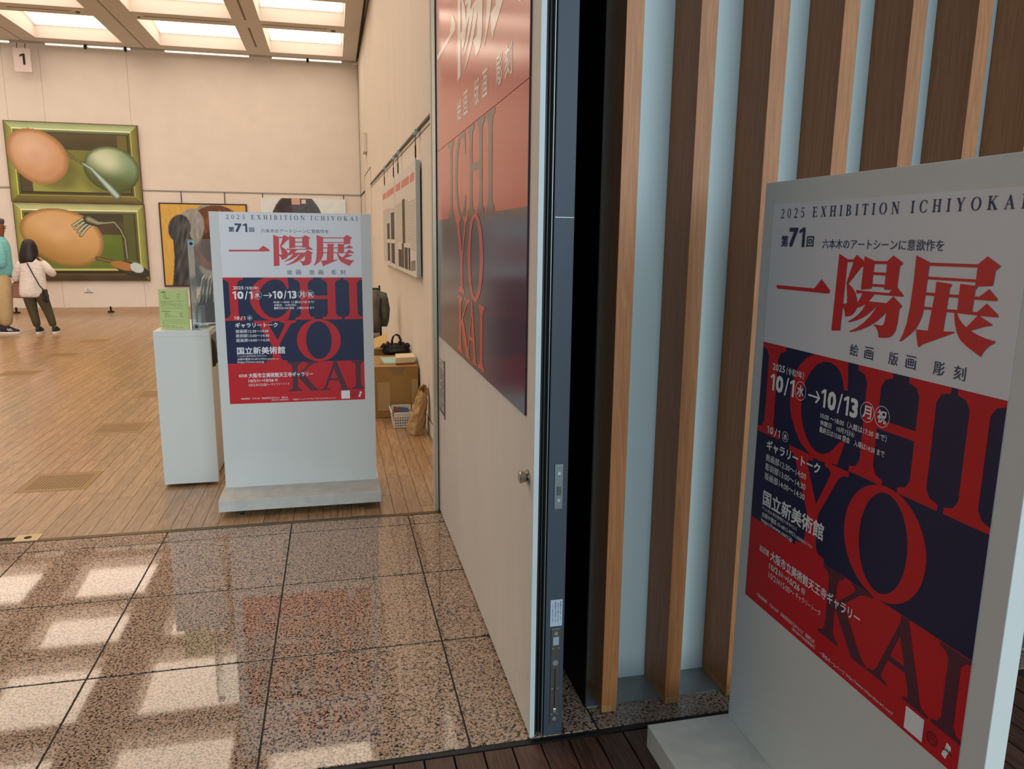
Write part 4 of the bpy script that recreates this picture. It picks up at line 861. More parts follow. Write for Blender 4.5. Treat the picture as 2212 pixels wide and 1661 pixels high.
for x, z, lab in ((-2.78, 2.07, 'left picture wire holding the animal painting'), (-2.0, 2.07, 'right picture wire holding the animal painting'), (-1.30, 2.20, 'left wire of the disc painting'), (0.24, 2.20, 'right wire of the disc painting')):
    o = G().tube([(x, YB-0.012, z), (x, YB-0.012, 2.285)], 0.007, 6).build('picture_wire', M_dark, org=(x, YB-0.012, z)); tag(o, lab, 'picture wire', 'picture wires on the back wall')
t = thing('caption_card', (-4.538, YB-0.01, 0.388), 'small white caption card on the wall below the lower egg painting', 'caption card')
G().box(-4.61, -4.465, YB-0.008, YB-0.0005, 0.388, 0.475).build('card', M_paper, t)
G().box(-4.61, -4.465, YB-0.012, YB-0.0005, 0.378, 0.388).build('card_holder', M_brass, t)
g = G().box(-4.56, -4.535, YB-0.0086, YB-0.008, 0.44, 0.447); g.box(-4.565, -4.54, YB-0.0086, YB-0.008, 0.408, 0.42).box(-4.53, -4.505, YB-0.0086, YB-0.008, 0.408, 0.42); tag(g.build('print', M_dark, t), kind='stuff')
# hanging number sign
t = thing('number_sign', (-5.19, 15.70, 4.258), 'white hanging sign with a black figure 1 at the top left', 'sign')
G().box(-5.328, -5.055, 15.70, 15.706, 4.258, 4.652).build('sign_plate', mat('sign_white', (226, 214, 214), 0.6, var=0.01), t)
g = G(); one(g, lambda u, v: (-5.235+0.09*u, 15.6985, 4.56-0.185*v), 0, 0, 1, 1, 0.42); g.build('figure', M_dark, t)
for x in (-5.26, -5.13): G().tube([(x, 15.703, 4.645), (x, 15.703, 4.70), (x+0.012, 15.703, 4.715), (x, 15.703, 4.73)], 0.006, 6).build('hook', M_dark, t)

# ================================================================== COUNTER AND WHAT STANDS ON IT
ct = thing('reception_counter', (-0.864, 4.645, 0), 'white reception counter block behind the left side of the poster board', 'counter')
CX0, CX1, CY0, CY1, CZ = -1.015, -0.712, 4.645, 5.28, 0.93
G().box(CX0, CX1, CY0, CY0+0.045, 0.018, CZ-0.034).build('front_panel', M_white, ct, bevel=0.0015)
G().box(CX0, CX1, CY0, CY1, CZ-0.034, CZ).build('counter_top', M_white, ct, bevel=0.0015)
G().box(CX0, CX0+0.02, CY0+0.045, CY1, 0.018, CZ-0.034).build('side_panel', M_white, ct)
G().box(CX0, CX1, CY1-0.02, CY1, 0.018, CZ-0.034).build('back_panel', M_white, ct)
G().box(CX1-0.045, CX1-0.025, CY0+0.045, CY1-0.02, 0.018, 0.665).build('side_panel', M_white, ct)
G().box(CX0+0.02, CX1-0.02, CY0+0.045, CY1-0.02, 0.665, 0.69).build('shelf', M_white, ct)
o = G().loft([(-0.76, 4.86, 0.690, 0.04, 0.08), (-0.76, 4.87, 0.76, 0.045, 0.09), (-0.765, 4.88, 0.83, 0.04, 0.08), (-0.77, 4.88, 0.87, 0.02, 0.03)], 16, wob=0.5).build('folded_jacket', mat('jacket_black', (44, 42, 44), 0.8, var=0.2, vscale=30, bump=0.3, bscale=40), org=(-0.76, 4.86, 0.69), smooth=True); tag(o, 'dark bundle stuffed on the open shelf of the counter', 'bundle')
o = G().box(-0.79, -0.725, 4.97, 5.06, 0.715, 0.742).build('folder', mat('pink_card', (176, 92, 96), 0.6, var=0.05), org=(-0.76, 5.0, 0.69)); tag(o, 'pink folder lying on the counter shelf', 'folder')
o = G().box(-0.80, -0.72, 4.96, 5.10, 0.690, 0.713).build('folder', mat('teal_card', (74, 108, 108), 0.6, var=0.05), org=(-0.76, 5.0, 0.69)); tag(o, 'teal folder under the pink one on the counter shelf', 'folder')
# price sign
ps = thing('price_sign', (-0.895, 4.71, 0.93), 'pale green admission price sign standing on the counter', 'sign')
GX0, GX1, GY, GZ0, GZ1 = -0.989, -0.829, 4.735, 0.931, 1.163
G().box(GX0, GX1, GY, GY+0.003, GZ0, GZ1).build('board', mat('sign_green', (186, 198, 128), 0.6, var=0.01), ps)
G().box(GX0+0.02, GX1-0.02, GY+0.003, GY+0.05, GZ0, GZ0+0.003).build('support', M_acryl, ps)
fn = lambda u, v: (GX0+(GX1-GX0)*u, GY-0.0006-LIFT[0], GZ1-(GZ1-GZ0)*v); g = G()
for s_, a, b, c, d, bo in (('入場券', .07, .055, .26, .095, .015), ('大 人', .16, .115, .27, .145, .01), ('￥600', .62, .115, .74, .143, .01), ('学 生', .16, .165, .27, .193, .01), ('￥ 0', .62, .165, .70, .193, .01), ('70 歳以上', .16, .212, .38, .240, .01), ('￥ 0', .62, .212, .70, .240, .01),
    ('下記の展覧会の半券をご提示のかたは100円割引いたします', .04, .293, .92, .310, .0), ('●「時代のプリズム：', .08, .33, .43, .352, .005), ('日本で生まれた美術表現 1989→2010」', .12, .365, .79, .386, .005), ('●「ブルガリ カレイドス 色彩・文化・技巧」', .08, .408, .81, .43, .005),
    ('Admission', .08, .53, .39, .565, .01), ('Adults', .16, .588, .31, .612, .01), ('￥600', .67, .588, .79, .612, .01), ('Students', .16, .635, .37, .66, .01), ('￥Free', .67, .635, .79, .66, .01), ('Age of 70  and  over', .16, .682, .60, .706, .01), ('￥Free', .67, .682, .79, .706, .01),
    ('Present the ticket stub from the following', .07, .76, .83, .778, .0), ('exhibitions to receive a ￥100 discount.', .07, .795, .78, .815, .0), ('● Prism of the Real: Making Art in Japan', .07, .842, .88, .864, .005), ('1989-2010', .12, .877, .29, .894, .005), ('● BVLGARI  KALEIDOS:', .07, .91, .56, .93, .005), ('COLORS,CULTURES  AND  CRAFTS', .13, .952, .76, .975, .005)):
    put_text(g, fn, s_, a, b, c, d, bo, 1)
poly(g, fn, [(.08, .475), (.80, .475), (.80, .479), (.08, .479)])
tag(g.build('lettering', mat('ink_dark', (52, 54, 40), 0.7, var=0.02), ps), kind='stuff')
# acrylic screen
sc = thing('acrylic_screen', (-0.72, 4.662, 0.93), 'clear acrylic screen with metal corner clips on the counter', 'screen')
G().box(-0.806, -0.60, 4.660, 4.665, 0.932, 1.447).build('pane', M_acryl, sc, bevel=0.001)
G().box(-0.806, -0.801, 4.665, 4.86, 0.932, 1.440).build('side_pane', M_acryl, sc, bevel=0.001)
for z in (1.405, 0.934):
    c = G().box(-0.796, -0.764, 4.654, 4.660, z, z+0.036).build('corner_clip', mat('clip_steel', (150, 176, 190), 0.25, 0.6, var=0.03), sc, bevel=0.002)
    G().disc((-0.780, 4.654, z+0.018), 0.010, 0.002, 'Y', 18).build('clip_screw', M_dark, c)
# things behind the screen
t = thing('acrylic_stand', (-0.775, 4.80, 0.93), 'clear acrylic stand behind the screen on the counter', 'stand')
G().box(-0.815, -0.735, 4.77, 4.85, 0.931, 0.938).build('base', M_acryl, t, bevel=0.002)
G().hexa([(-0.797, 4.80, 0.938), (-0.753, 4.80, 0.938), (-0.753, 4.806, 0.938), (-0.797, 4.806, 0.938)], [(-0.790, 4.83, 1.06), (-0.760, 4.83, 1.06), (-0.760, 4.836, 1.06), (-0.790, 4.836, 1.06)]).build('upright', M_acryl, t)
o = G().tube([(-0.742, 4.86, 0.938), (-0.715, 4.90, 0.938)], 0.006, 10).build('marker_pen', M_black2, org=(-0.73, 4.88, 0.93)); tag(o, 'short black marker pen lying on the counter', 'pen')
o = G().box(-0.80, -0.72, 4.93, 5.05, 0.9305, 0.934).build('paper_sheet', M_paper, org=(-0.76, 5.0, 0.93)); tag(o, 'white paper sheet lying on the counter behind the screen', 'paper')
# leaning brochures in a dark rack
t = thing('brochure_rack', (-0.76, 5.12, 0.93), 'dark rack of leaning brochures seen through the acrylic screen', 'rack')
G().hexa([(-0.85, 5.06, 0.9305), (-0.72, 5.06, 0.9305), (-0.72, 5.22, 0.9305), (-0.85, 5.22, 0.9305)], [(-0.85, 5.10, 1.05), (-0.72, 5.10, 1.05), (-0.72, 5.22, 1.10), (-0.85, 5.22, 1.10)]).build('holder', M_black2, t, bevel=0.004)
for k in range(6):
    x = -0.842+k*0.021; c = ((206, 204, 176), (96, 120, 96), (190, 186, 168), (84, 76, 66), (170, 182, 160), (120, 108, 88))[k]
    G().hexa([(x, 5.11, 1.02), (x+0.006, 5.11, 1.02), (x+0.006, 5.20, 1.02), (x, 5.20, 1.02)], [(x+0.035, 5.10, 1.20), (x+0.041, 5.10, 1.20), (x+0.041, 5.19, 1.22), (x+0.035, 5.19, 1.22)]).build('brochure', mat('brochure_%d' % k, c, 0.5, var=0.05), t)

# ================================================================== STORAGE CORNER BEHIND THE BOARD
M_card = mat('cardboard', (156, 118, 66), 0.8, var=0.06, vscale=5, bump=0.04, bscale=80)
M_tape = mat('parcel_tape', (132, 100, 56), 0.35, var=0.06)
M_faint = mat('cardboard_rubbed', (176, 146, 100), 0.85, var=0.06)
cb = thing('cardboard_box', (0.42, 6.5, 0), 'large taped cardboard box on the oak floor beside the side wall', 'box')
BX0, BX1, BY0, BY1, BZ = 0.10, 0.655, 6.2, 6.82, 0.427
G().box(BX0, BX1, BY0, BY1, 0.001, BZ-0.003).build('carton', M_card, cb, bevel=0.004)
G().box(BX0, BX1, BY0-0.001, 6.508, BZ-0.003, BZ).build('flap', M_card, cb); G().box(BX0, BX1, 6.512, BY1, BZ-0.003, BZ).build('flap', M_card, cb)
g = G().box(0.44, 0.52, BY0-0.0025, BY0-0.0008, 0.36, 0.424).box(0.42, 0.54, BY0-0.0022, BY0-0.0008, 0.395, 0.424); g.build('tape', M_tape, cb)
G().box(0.32, 0.42, BY0-0.0015, BY0-0.0003, 0.06, 0.30).build('rubbed_patch', M_faint, cb); G().box(0.60, 0.653, BY0-0.0015, BY0-0.0003, 0.10, 0.32).build('rubbed_patch', M_faint, cb)
g = G()
for k in range(9):
    x = 0.345+0.008*k; g.box(x, x+0.005, 6.32+0.012*(k % 3), 6.325+0.03*((k*7) % 3+1), BZ+0.0001, BZ+0.0006)
tag(g.build('marker_scribble', M_dark, cb), kind='stuff')
c2 = thing('cardboard_box', (0.5, 7.05, 0), 'second open cardboard box behind the large one, holding the handbag', 'box')
G().box(0.15, 0.655, 6.93, 7.33, 0.001, 0.47).build('carton', M_card, c2, bevel=0.004)
o = G().hexa([(0.335, 6.90, 0.485), (0.47, 6.90, 0.53), (0.47, 6.905, 0.53), (0.335, 6.905, 0.485)], [(0.335, 7.0, 0.560), (0.455, 7.0, 0.600), (0.455, 7.005, 0.600), (0.335, 7.005, 0.560)]).build('kraft_envelope', mat('kraft_yellow', (202, 168, 102), 0.7, var=0.03), org=(0.4, 6.95, 0.49)); tag(o, 'yellow kraft envelope leaning left of the handbag', 'envelope')
# handbag
hb = thing('handbag', (0.52, 6.88, 0.427), 'black leather handbag with two loop handles among the boxes', 'bag')
G().hexa([(0.42, 6.84, 0.4755), (0.64, 6.84, 0.4755), (0.64, 6.92, 0.4755), (0.42, 6.92, 0.4755)], [(0.43, 6.87, 0.53), (0.63, 6.87, 0.53), (0.62, 6.90, 0.53), (0.44, 6.90, 0.53)]).build('bag_body', M_black2, hb, bevel=0.012) if False else G().loft([(0.53, 6.885, 0.428, 0.115, 0.045), (0.53, 6.885, 0.46, 0.125, 0.05), (0.53, 6.885, 0.50, 0.118, 0.035), (0.53, 6.885, 0.525, 0.10, 0.012)], 24, wob=0.25).build('bag_body', M_black2, hb, smooth=True)
for dy, dx in ((-0.02, 0.0), (0.02, 0.012)):
    G().tube([(0.492+dx, 6.885+dy, 0.50), (0.488+dx, 6.885+dy, 0.55), (0.50+dx, 6.885+dy, 0.59), (0.525+dx, 6.885+dy, 0.607), (0.55+dx, 6.885+dy, 0.595), (0.565+dx, 6.885+dy, 0.56), (0.57+dx, 6.885+dy, 0.50)], 0.006, 8).build('handle', M_black2, hb, smooth=True)
g = G()
for k in range(7): g.loft([(0.415+0.035*k, 6.875, 0.49+0.006*(k % 2), 0.03, 0.02), (0.42+0.035*k, 6.88, 0.515+0.008*((k*3) % 3), 0.022, 0.018), (0.42+0.035*k, 6.88, 0.53+0.008*((k*5) % 3), 0.008, 0.008)], 10, wob=0.6, seed=k)
tag(g.build('crumpled_scarf', mat('scarf_black', (40, 34, 32), 0.8, var=0.3, vscale=40), hb, smooth=True), kind='stuff')
# booklet and book on the large box
o = G().hexa([(0.385, 6.33, BZ+0.0005), (0.50, 6.33, BZ+0.0005), (0.50, 6.66, BZ+0.0005), (0.375, 6.66, BZ+0.0005)], [(0.385, 6.33, BZ+0.010), (0.50, 6.33, BZ+0.010), (0.50, 6.66, BZ+0.010), (0.375, 6.66, BZ+0.010)]).build('booklet', mat('pale_teal', (158, 188, 176), 0.6, var=0.03), org=(0.43, 6.5, BZ)); tag(o, 'pale teal booklet lying on the large cardboard box', 'booklet')
bk = thing('book', (0.59, 6.4, BZ), 'thick cream book with a rust-red base on the large cardboard box', 'book')
q = [(0.478, 6.27), (0.640, 6.30), (0.640, 6.52), (0.490, 6.50)]
G().hexa([(a, b, BZ+0.001) for a, b in q], [(a, b, BZ+0.014) for a, b in q]).build('cover', mat('rust', (142, 62, 36), 0.6, var=0.05), bk)
q2 = [(a+0.002, b+0.002) for a, b in q]
G().hexa([(a, b, BZ+0.014) for a, b in q2], [(a, b, BZ+0.062) for a, b in q2]).build('pages', mat('page_cream', (212, 194, 158), 0.7, var=0.03, vscale=60, stretch=(1, 1, 8)), bk, bevel=0.003)
# plastic basket with notebooks
bs = thing('plastic_basket', (0.48, 5.95, 0), 'white perforated plastic basket on the floor between box and paper bag', 'basket')
M_pl = mat('basket_white', (214, 210, 198), 0.5, var=0.02)
bx0, bx1, by0, by1 = 0.425, 0.575, 5.83, 6.08
g = G().box(bx0, bx1, by0, by1, 0.001, 0.006); g.build('basket_floor', M_pl, bs)
g = G(); H_ = 0.125
def wallmesh(a, b):
    a = Vector(a); b = Vector(b); n = max(4, int((b-a).length/0.018)); d = (b-a)/n; nrm = Vector((d.y, -d.x, 0)).normalized()
    def pt(s_, z): p = a+d*s_ + nrm*(0.016*z/H_); return p
    for k in range(n+1):
        w_ = 0.0035
        for (z0, z1) in ((0.0, H_),):
            p0, p1 = pt(k, z0), pt(k, z1); e = d.normalized()*w_
            g.hexa([tuple((p0-e).xy)+(z0+0.002,), tuple((p0+e).xy)+(z0+0.002,), tuple((p0+e+nrm*0.003).xy)+(z0+0.002,), tuple((p0-e+nrm*0.003).xy)+(z0+0.002,)], [tuple((p1-e).xy)+(z1,), tuple((p1+e).xy)+(z1,), tuple((p1+e+nrm*0.003).xy)+(z1,), tuple((p1-e+nrm*0.003).xy)+(z1,)])
    for z in (0.008, 0.030, 0.052, 0.074, 0.100, 0.122):
        p0, p1 = pt(0, z), pt(n, z); hh = 0.004 if z < 0.09 else 0.012 if z < 0.11 else 0.006; o_ = nrm*(0.004 if z < 0.11 else 0.008)
        g.hexa([tuple(p0.xy)+(z-hh,), tuple(p1.xy)+(z-hh,), tuple((p1+o_).xy)+(z-hh,), tuple((p0+o_).xy)+(z-hh,)], [tuple(p0.xy)+(z+hh,), tuple(p1.xy)+(z+hh,), tuple((p1+o_).xy)+(z+hh,), tuple((p0+o_).xy)+(z+hh,)])
wallmesh((bx0, by0, 0), (bx1, by0, 0)); wallmesh((bx1, by0, 0), (bx1, by1, 0)); wallmesh((bx1, by1, 0), (bx0, by1, 0)); wallmesh((bx0, by1, 0), (bx0, by0, 0))
tag(g.build('lattice_wall', M_pl, bs), kind='stuff')
for k, (x, y, w_, h_, c, r, lab) in enumerate(((0.435, 5.86, 0.055, 0.155, (112, 60, 50), 0.12, 'dark red card standing in the plastic basket'), (0.478, 5.87, 0.075, 0.150, (60, 88, 122), 0.10, 'blue card case in the plastic basket'), (0.45, 5.90, 0.07, 0.13, (120, 104, 90), -0.1, 'grey-brown card behind the others in the basket'), (0.475, 5.88, 0.06, 0.105, (214, 214, 206), -0.06, 'white folded paper in the plastic basket'))):
    o = G().hexa([(x, y, 0.01), (x+w_, y, 0.01), (x+w_, y+0.008, 0.01), (x, y+0.008, 0.01)], [(x-0.01, y+0.05, h_), (x+w_-0.01, y+0.05, h_-r*w_*1.5), (x+w_-0.01, y+0.058, h_-r*w_*1.5), (x-0.01, y+0.058, h_)]).build('card_case', mat('case_%d' % k, c, 0.4, var=0.06), org=(x, y, 0.006)); tag(o, lab, 'card')
# tall crumpled paper bag
pb = thing('paper_bag', (0.575, 5.62, 0), 'tall crumpled brown paper bag leaning against the side wall', 'bag')
vs = []; fs = []
b4 = [(0.494, 5.60, 0.055), (0.548, 5.555, 0.0), (0.625, 5.60, 0.0), (0.652, 5.70, 0.04), (0.58, 5.74, 0.03), (0.515, 5.70, 0.045)]
t4 = [(0.596, 5.60, 0.345), (0.622, 5.570, 0.335), (0.655, 5.590, 0.31), (0.672, 5.66, 0.345), (0.648, 5.70, 0.372), (0.610, 5.67, 0.358)]
NR = 14; NS = 5; rr = random.Random(9)
for j in range(NR+1):
    a = j/NR
    for k in range(6):
        for s_ in range(NS):
            f = s_/NS; kb_ = (k+1) % 6
            p = Vector(b4[k]).lerp(Vector(b4[kb_]), f).lerp(Vector(t4[k]).lerp(Vector(t4[kb_]), f), a)
            q = noise.noise(Vector((k*1.7+f*1.7, a*5.5, 3.0)))*0.014 + noise.noise(Vector((k*3.1+f*3.5, a*13, 1.0)))*0.007
            if a > 0.95: p.z += (0.014 if (k+s_) % 3 == 0 else -0.004)
            cx = Vector((0.575+0.07*a, 5.65, p.z)); p += (p-cx).normalized()*q*(1 if j else 0)
            p.z = max(0.0015, p.z); vs.append(tuple(p))
n_ = 6*NS
for j in range(NR):
    for k in range(n_): fs.append((j*n_+k, j*n_+(k+1) % n_, (j+1)*n_+(k+1) % n_, (j+1)*n_+k))
fs.append(tuple(range(n_))[::-1])
M_kraft = mat('kraft_paper', (184, 148, 104), 0.6, var=0.06, vscale=18, bump=0.2, bscale=25)
bo = G().add(vs, fs).build('bag_sheet', M_kraft, pb)
so = bo.modifiers.new('s', 'SOLIDIFY'); so.thickness = 0.0015
# folding chair with coats
fc = thing('folding_chair', (0.36, 8.05, 0), 'folding chair against the side wall buried under coats', 'chair')
for x in (0.20, 0.46):
    G().tube([(x, 8.20, 0.004), (x, 7.98, 0.48), (x, 8.12, 0.97)], 0.011, 8).build('leg', M_dark, fc, smooth=True)
    G().tube([(x, 7.80, 0.004), (x, 8.14, 0.50)], 0.011, 8).build('leg', M_dark, fc, smooth=True)
G().box(0.20, 0.46, 7.82, 8.14, 0.44, 0.465).build('seat', M_black2, fc, bevel=0.008)
G().box(0.20, 0.46, 8.07, 8.10, 0.78, 0.95).build('backrest', M_black2, fc, bevel=0.008)
M_coat = mat('coat_green_grey', (84, 90, 74), 0.85, var=0.45, vscale=9, bump=0.3, bscale=25)
M_coat2 = mat('coat_brown_grey', (98, 88, 76), 0.85, var=0.3, vscale=9, bump=0.3, bscale=25)
o = G().loft([(0.50, 8.00, 0.555, 0.028, 0.03), (0.50, 8.00, 0.62, 0.045, 0.05), (0.505, 8.0, 0.74, 0.05, 0.06), (0.50, 8.02, 0.84, 0.045, 0.06), (0.455, 8.04, 0.90, 0.07, 0.06), (0.43, 8.05, 0.915, 0.04, 0.03)], 20, wob=0.5).build('coat', M_coat, org=(0.5, 8.0, 0.9), smooth=True); tag(o, 'mottled green coat draped over the chair back beside the wall', 'coat')
o = G().loft([(0.40, 7.93, 0.50, 0.04, 0.05), (0.405, 7.94, 0.62, 0.05, 0.05), (0.40, 7.98, 0.76, 0.06, 0.06), (0.42, 8.02, 0.88, 0.05, 0.06), (0.42, 8.04, 0.93, 0.03, 0.03)], 20, wob=0.6, seed=5).build('coat', M_coat2, org=(0.41, 7.98, 0.9), smooth=True); tag(o, 'grey brown jacket hanging on the chair next to the green coat', 'coat')

# ---- information boards on the side wall
M_doc = mat('info_board', (206, 204, 198), 0.6, var=0.01)
M_docside = mat('info_board_side', (176, 186, 184), 0.6, var=0.02)
M_ink = mat('info_ink', (150, 144, 134), 0.8, var=0.05)
M_pho = mat('info_photo', (70, 62, 54), 0.6, var=0.5, vscale=30)
M_hd = mat('info_header', (200, 130, 120), 0.6, var=0.25, vscale=12)
for k, (y0, y1, lab) in enumerate(((5.935, 7.72, 'near printed information board hanging on the side wall'), (7.75, 9.39, 'far printed information board hanging on the side wall'))):
    t = thing('information_board', (wx((y0+y1)/2)-0.03, (y0+y1)/2, 1.165), lab, 'board', 'information boards on the side wall')
    g = G(); wallbox(g, y0, y1, 1.165, 2.045, 0.015, 0.0475); g.build('board', M_doc, t)
    g = G(); wallbox(g, y0-0.002, y0, 1.165, 2.045, 0.014, 0.0475); g.build('edge', M_docside, t)
    L_ = y1-y0
    def bar(g, a, b, z0, z1, d=0.0478): wallbox(g, y0+L_*a, y0+L_*b, z0, z1, 0.0474, d)
    g = G()
    for a, b in ((0.05, 0.22), (0.26, 0.62), (0.68, 0.95)) if k == 0 else ((0.04, 0.62), (0.66, 0.98)): bar(g, a, b, 1.90, 1.965)
    g.build('header_bar', M_hd, t)
    for a, b, z0, z1 in (((0.47, 0.60, 1.42, 1.80), (0.66, 0.84, 1.20, 1.36), (0.55, 0.65, 1.20, 1.42), (0.36, 0.52, 1.20, 1.385), (0.25, 0.33, 1.20, 1.385), (0.05, 0.08, 1.215, 1.295), (0.10, 0.13, 1.21, 1.29), (0.15, 0.18, 1.205, 1.285), (0.20, 0.225, 1.2, 1.28)) if k == 0 else ((0.06, 0.30, 1.45, 1.72), (0.42, 0.62, 1.45, 1.62), (0.06, 0.30, 1.205, 1.41), (0.42, 0.62, 1.215, 1.41))):
        g = G(); bar(g, a, b, z0, z1, 0.0482); g.build('photograph', M_pho, t)
    g = G(); rr = random.Random(k)
    for c in range(26):
        a = 0.03+c*0.0365
        if a > 0.95: break
        z = 1.78 if a > 0.3 else 1.76
        while z > 1.20:
            ln = rr.uniform(0.008, 0.02)
            blocked = any(A-0.02 < a < B+0.005 and zz0-0.02 < z < zz1+0.01 for A, B, zz0, zz1 in ((0.47, 0.60, 1.42, 1.80), (0.25, 0.84, 1.19, 1.42), (0, .25, 1.19, 1.36), ) ) if k == 0 else any(A-0.02 < a < B and zz0-0.02 < z < zz1+0.01 for A, B, zz0, zz1 in ((0.06, 0.30, 1.19, 1.72), (0.42, 0.62, 1.19, 1.62)))
            if not blocked: bar(g, a, a+0.014, z-ln, z)
            z -= ln+0.006
    tag(g.build('small_print', M_ink, t), kind='stuff')
for y, lab in ((6.02, 'picture hook with spring at the near end of the information boards'), (7.48, 'picture hook left of the joint between the boards, nearer one'), (7.98, 'picture hook just beyond the joint between the boards'), (9.2, 'picture hook at the far end of the information boards')):
    x = wx(y)-0.035; t = thing('picture_hook', (x, y, 2.04), lab, 'hook', 'hooks on the picture rail of the side wall')
    G().box(x-0.008, x+0.012, y-0.03, y+0.03, 2.235, 2.275).build('rail_slider', mat('slider_blue', (140, 170, 180), 0.4, 0.3, var=0.03), t)
    G().tube([(x, y, 2.235), (x, y, 2.15)], 0.003, 6).build('cord', M_dark, t); G().tube([(x, y, 2.16), (x, y, 2.07)], 0.006, 8).build('spring', M_dark, t)
    G().tube([(x, y, 2.07), (x, y-0.012, 2.055), (x, y-0.004, 2.045), (x, y+0.01, 2.05)], 0.003, 6).build('hook', M_dark, t)

# ================================================================== THE TWO VISITORS
M_skin = mat('skin_tan', (176, 122, 86), 0.55, var=0.03)
M_skin2 = mat('skin_brown', (128, 80, 52), 0.55, var=0.03)
M_hair = mat('hair_black', (34, 22, 20), 0.45, var=0.25, vscale=60, stretch=(3, 3, 0.2))
M_hairg = mat('hair_grey', (78, 70, 66), 0.6, var=0.3, vscale=60)
M_shirtw = mat('linen_white', (228, 218, 212), 0.85, var=0.09, vscale=16, bump=1.0, bscale=16, stretch=(1, 1, 2.2))
M_shirta = mat('shirt_aqua', (122, 190, 192), 0.85, var=0.09, vscale=14, bump=0.9, bscale=14, stretch=(1, 1, 2))
M_olive = mat('trousers_olive', (76, 68, 48), 0.85, var=0.08, bump=0.8, bscale=14)
M_khaki = mat('trousers_khaki', (190, 164, 122), 0.85, var=0.05, bump=0.8, bscale=14)
M_shoe = mat('shoe_navy', (32, 34, 46), 0.6, var=0.1)
M_sole = mat('sole_white', (220, 216, 206), 0.6, var=0.03)
M_soleb = mat('sole_blue', (90, 160, 180), 0.6, var=0.03)
M_mauve = mat('tote_mauve', (148, 104, 92), 0.7, var=0.06, bump=0.1, bscale=20)
M_eye = mat('eye_dark', (20, 16, 14), 0.3, var=0.05)

def skin_body(name, joints, bones, mt, parent):
    """one continuous body grown over a skeleton"""
    O = wloc(parent); me = bpy.data.meshes.new(name)
    keys = list(joints); ix = {k: i for i, k in enumerate(keys)}
    me.from_pydata([tuple(Vector(joints[k][0])-O) for k in keys], [(ix[a], ix[b]) for a, b in bones], [])
    me.materials.append(mt); o = bpy.data.objects.new(name, me); COL.objects.link(o); o.parent = parent
    sk = o.modifiers.new('skin', 'SKIN'); sk.use_smooth_shade = True
    lay = me.skin_vertices[0] if me.skin_vertices else None
    if lay is None:
        bm = bmesh.new(); bm.from_mesh(me); bm.verts.layers.skin.verify(); bm.to_mesh(me); bm.free(); lay = me.skin_vertices[0]
    for k in keys:
        r = joints[k][1]; r = r if hasattr(r, '__len__') else (r, r); lay.data[ix[k]].radius = r; lay.data[ix[k]].use_root = (k == 'pelvis')
    s = o.modifiers.new('sub', 'SUBSURF'); s.levels = 2; s.render_levels = 2
    return o
def hand(g, w_, d, sp, sc=1.0, thumb=1):
    """five bent fingers rooted in the palm: wrist w_, direction d, spread direction sp"""
    w_ = Vector(w_); d = Vector(d).normalized(); sp = Vector(sp).normalized(); nn = d.cross(sp).normalized()
    g.tube([w_, w_+d*0.03*sc, w_+d*0.075*sc, w_+d*0.085*sc], [0.022*sc, 0.030*sc, 0.034*sc, 0.026*sc], 10, ry=0.013*sc)
    for k, ln in enumerate((0.058, 0.068, 0.064, 0.050)):
        b = w_+d*0.075*sc+sp*(0.026-0.0175*k)*sc
        g.tube([b, b+(d*ln*0.45+nn*0.006)*sc, b+(d*ln*0.78+nn*0.02)*sc, b+(d*ln*0.92+nn*0.038)*sc], [0.0085*sc, 0.008*sc, 0.007*sc, 0.005*sc], 7)
    b = w_+d*0.022*sc+sp*0.024*sc
    g.tube([b, b+(d*0.025+sp*0.022)*sc, b+(d*0.050+sp*0.030+nn*0.010)*sc], [0.011*sc, 0.0095*sc, 0.006*sc], 7)
def figure(name, base, label, H, face, arms, mskin, feet):
    """base joints shared by both figures; face = unit vector the person looks along"""
    t = thing(name, base, label, 'person'); return t

# --- woman seen from behind
WX, WY = -4.33, 12.6
wm = thing('person', (-4.27, WY, 0), 'person with long black hair, white linen shirt and olive trousers seen from behind', 'person')
J = {'pelvis': ((-4.335, WY, 0.70), (0.12, 0.09)), 'waist': ((-4.335, WY, 0.84), (0.105, 0.08)), 'chest': ((-4.325, WY, 1.02), (0.13, 0.09)), 'neck': ((-4.33, WY+0.01, 1.145), (0.045, 0.045)), 'head': ((-4.335, WY+0.02, 1.21), (0.062, 0.07)), 'crown': ((-4.335, WY+0.02, 1.31), (0.07, 0.085)), 'top': ((-4.335, WY+0.01, 1.365), (0.045, 0.055)),
     'shl': ((-4.455, WY, 1.075), 0.05), 'ell': ((-4.535, WY+0.03, 0.88), 0.036), 'wrl': ((-4.575, WY+0.10, 0.79), 0.024), 'shr': ((-4.20, WY, 1.075), 0.05), 'elr': ((-4.085, WY+0.03, 0.89), 0.036), 'wrr': ((-4.15, WY+0.20, 0.90), 0.024),
     'hil': ((-4.41, WY, 0.62), (0.085, 0.085)), 'knl': ((-4.375, WY+0.015, 0.34), 0.05), 'anl': ((-4.335, WY, 0.075), 0.032), 'hir': ((-4.25, WY, 0.62), (0.085, 0.085)), 'knr': ((-4.175, WY+0.015, 0.34), 0.05), 'anr': ((-4.115, WY, 0.085), 0.032)}
B_ = [('pelvis', 'waist'), ('waist', 'chest'), ('chest', 'neck'), ('neck', 'head'), ('head', 'crown'), ('crown', 'top'), ('chest', 'shl'), ('shl', 'ell'), ('ell', 'wrl'), ('chest', 'shr'), ('shr', 'elr'), ('elr', 'wrr'), ('pelvis', 'hil'), ('hil', 'knl'), ('knl', 'anl'), ('pelvis', 'hir'), ('hir', 'knr'), ('knr', 'anr')]
skin_body('body', J, B_, M_skin, wm)
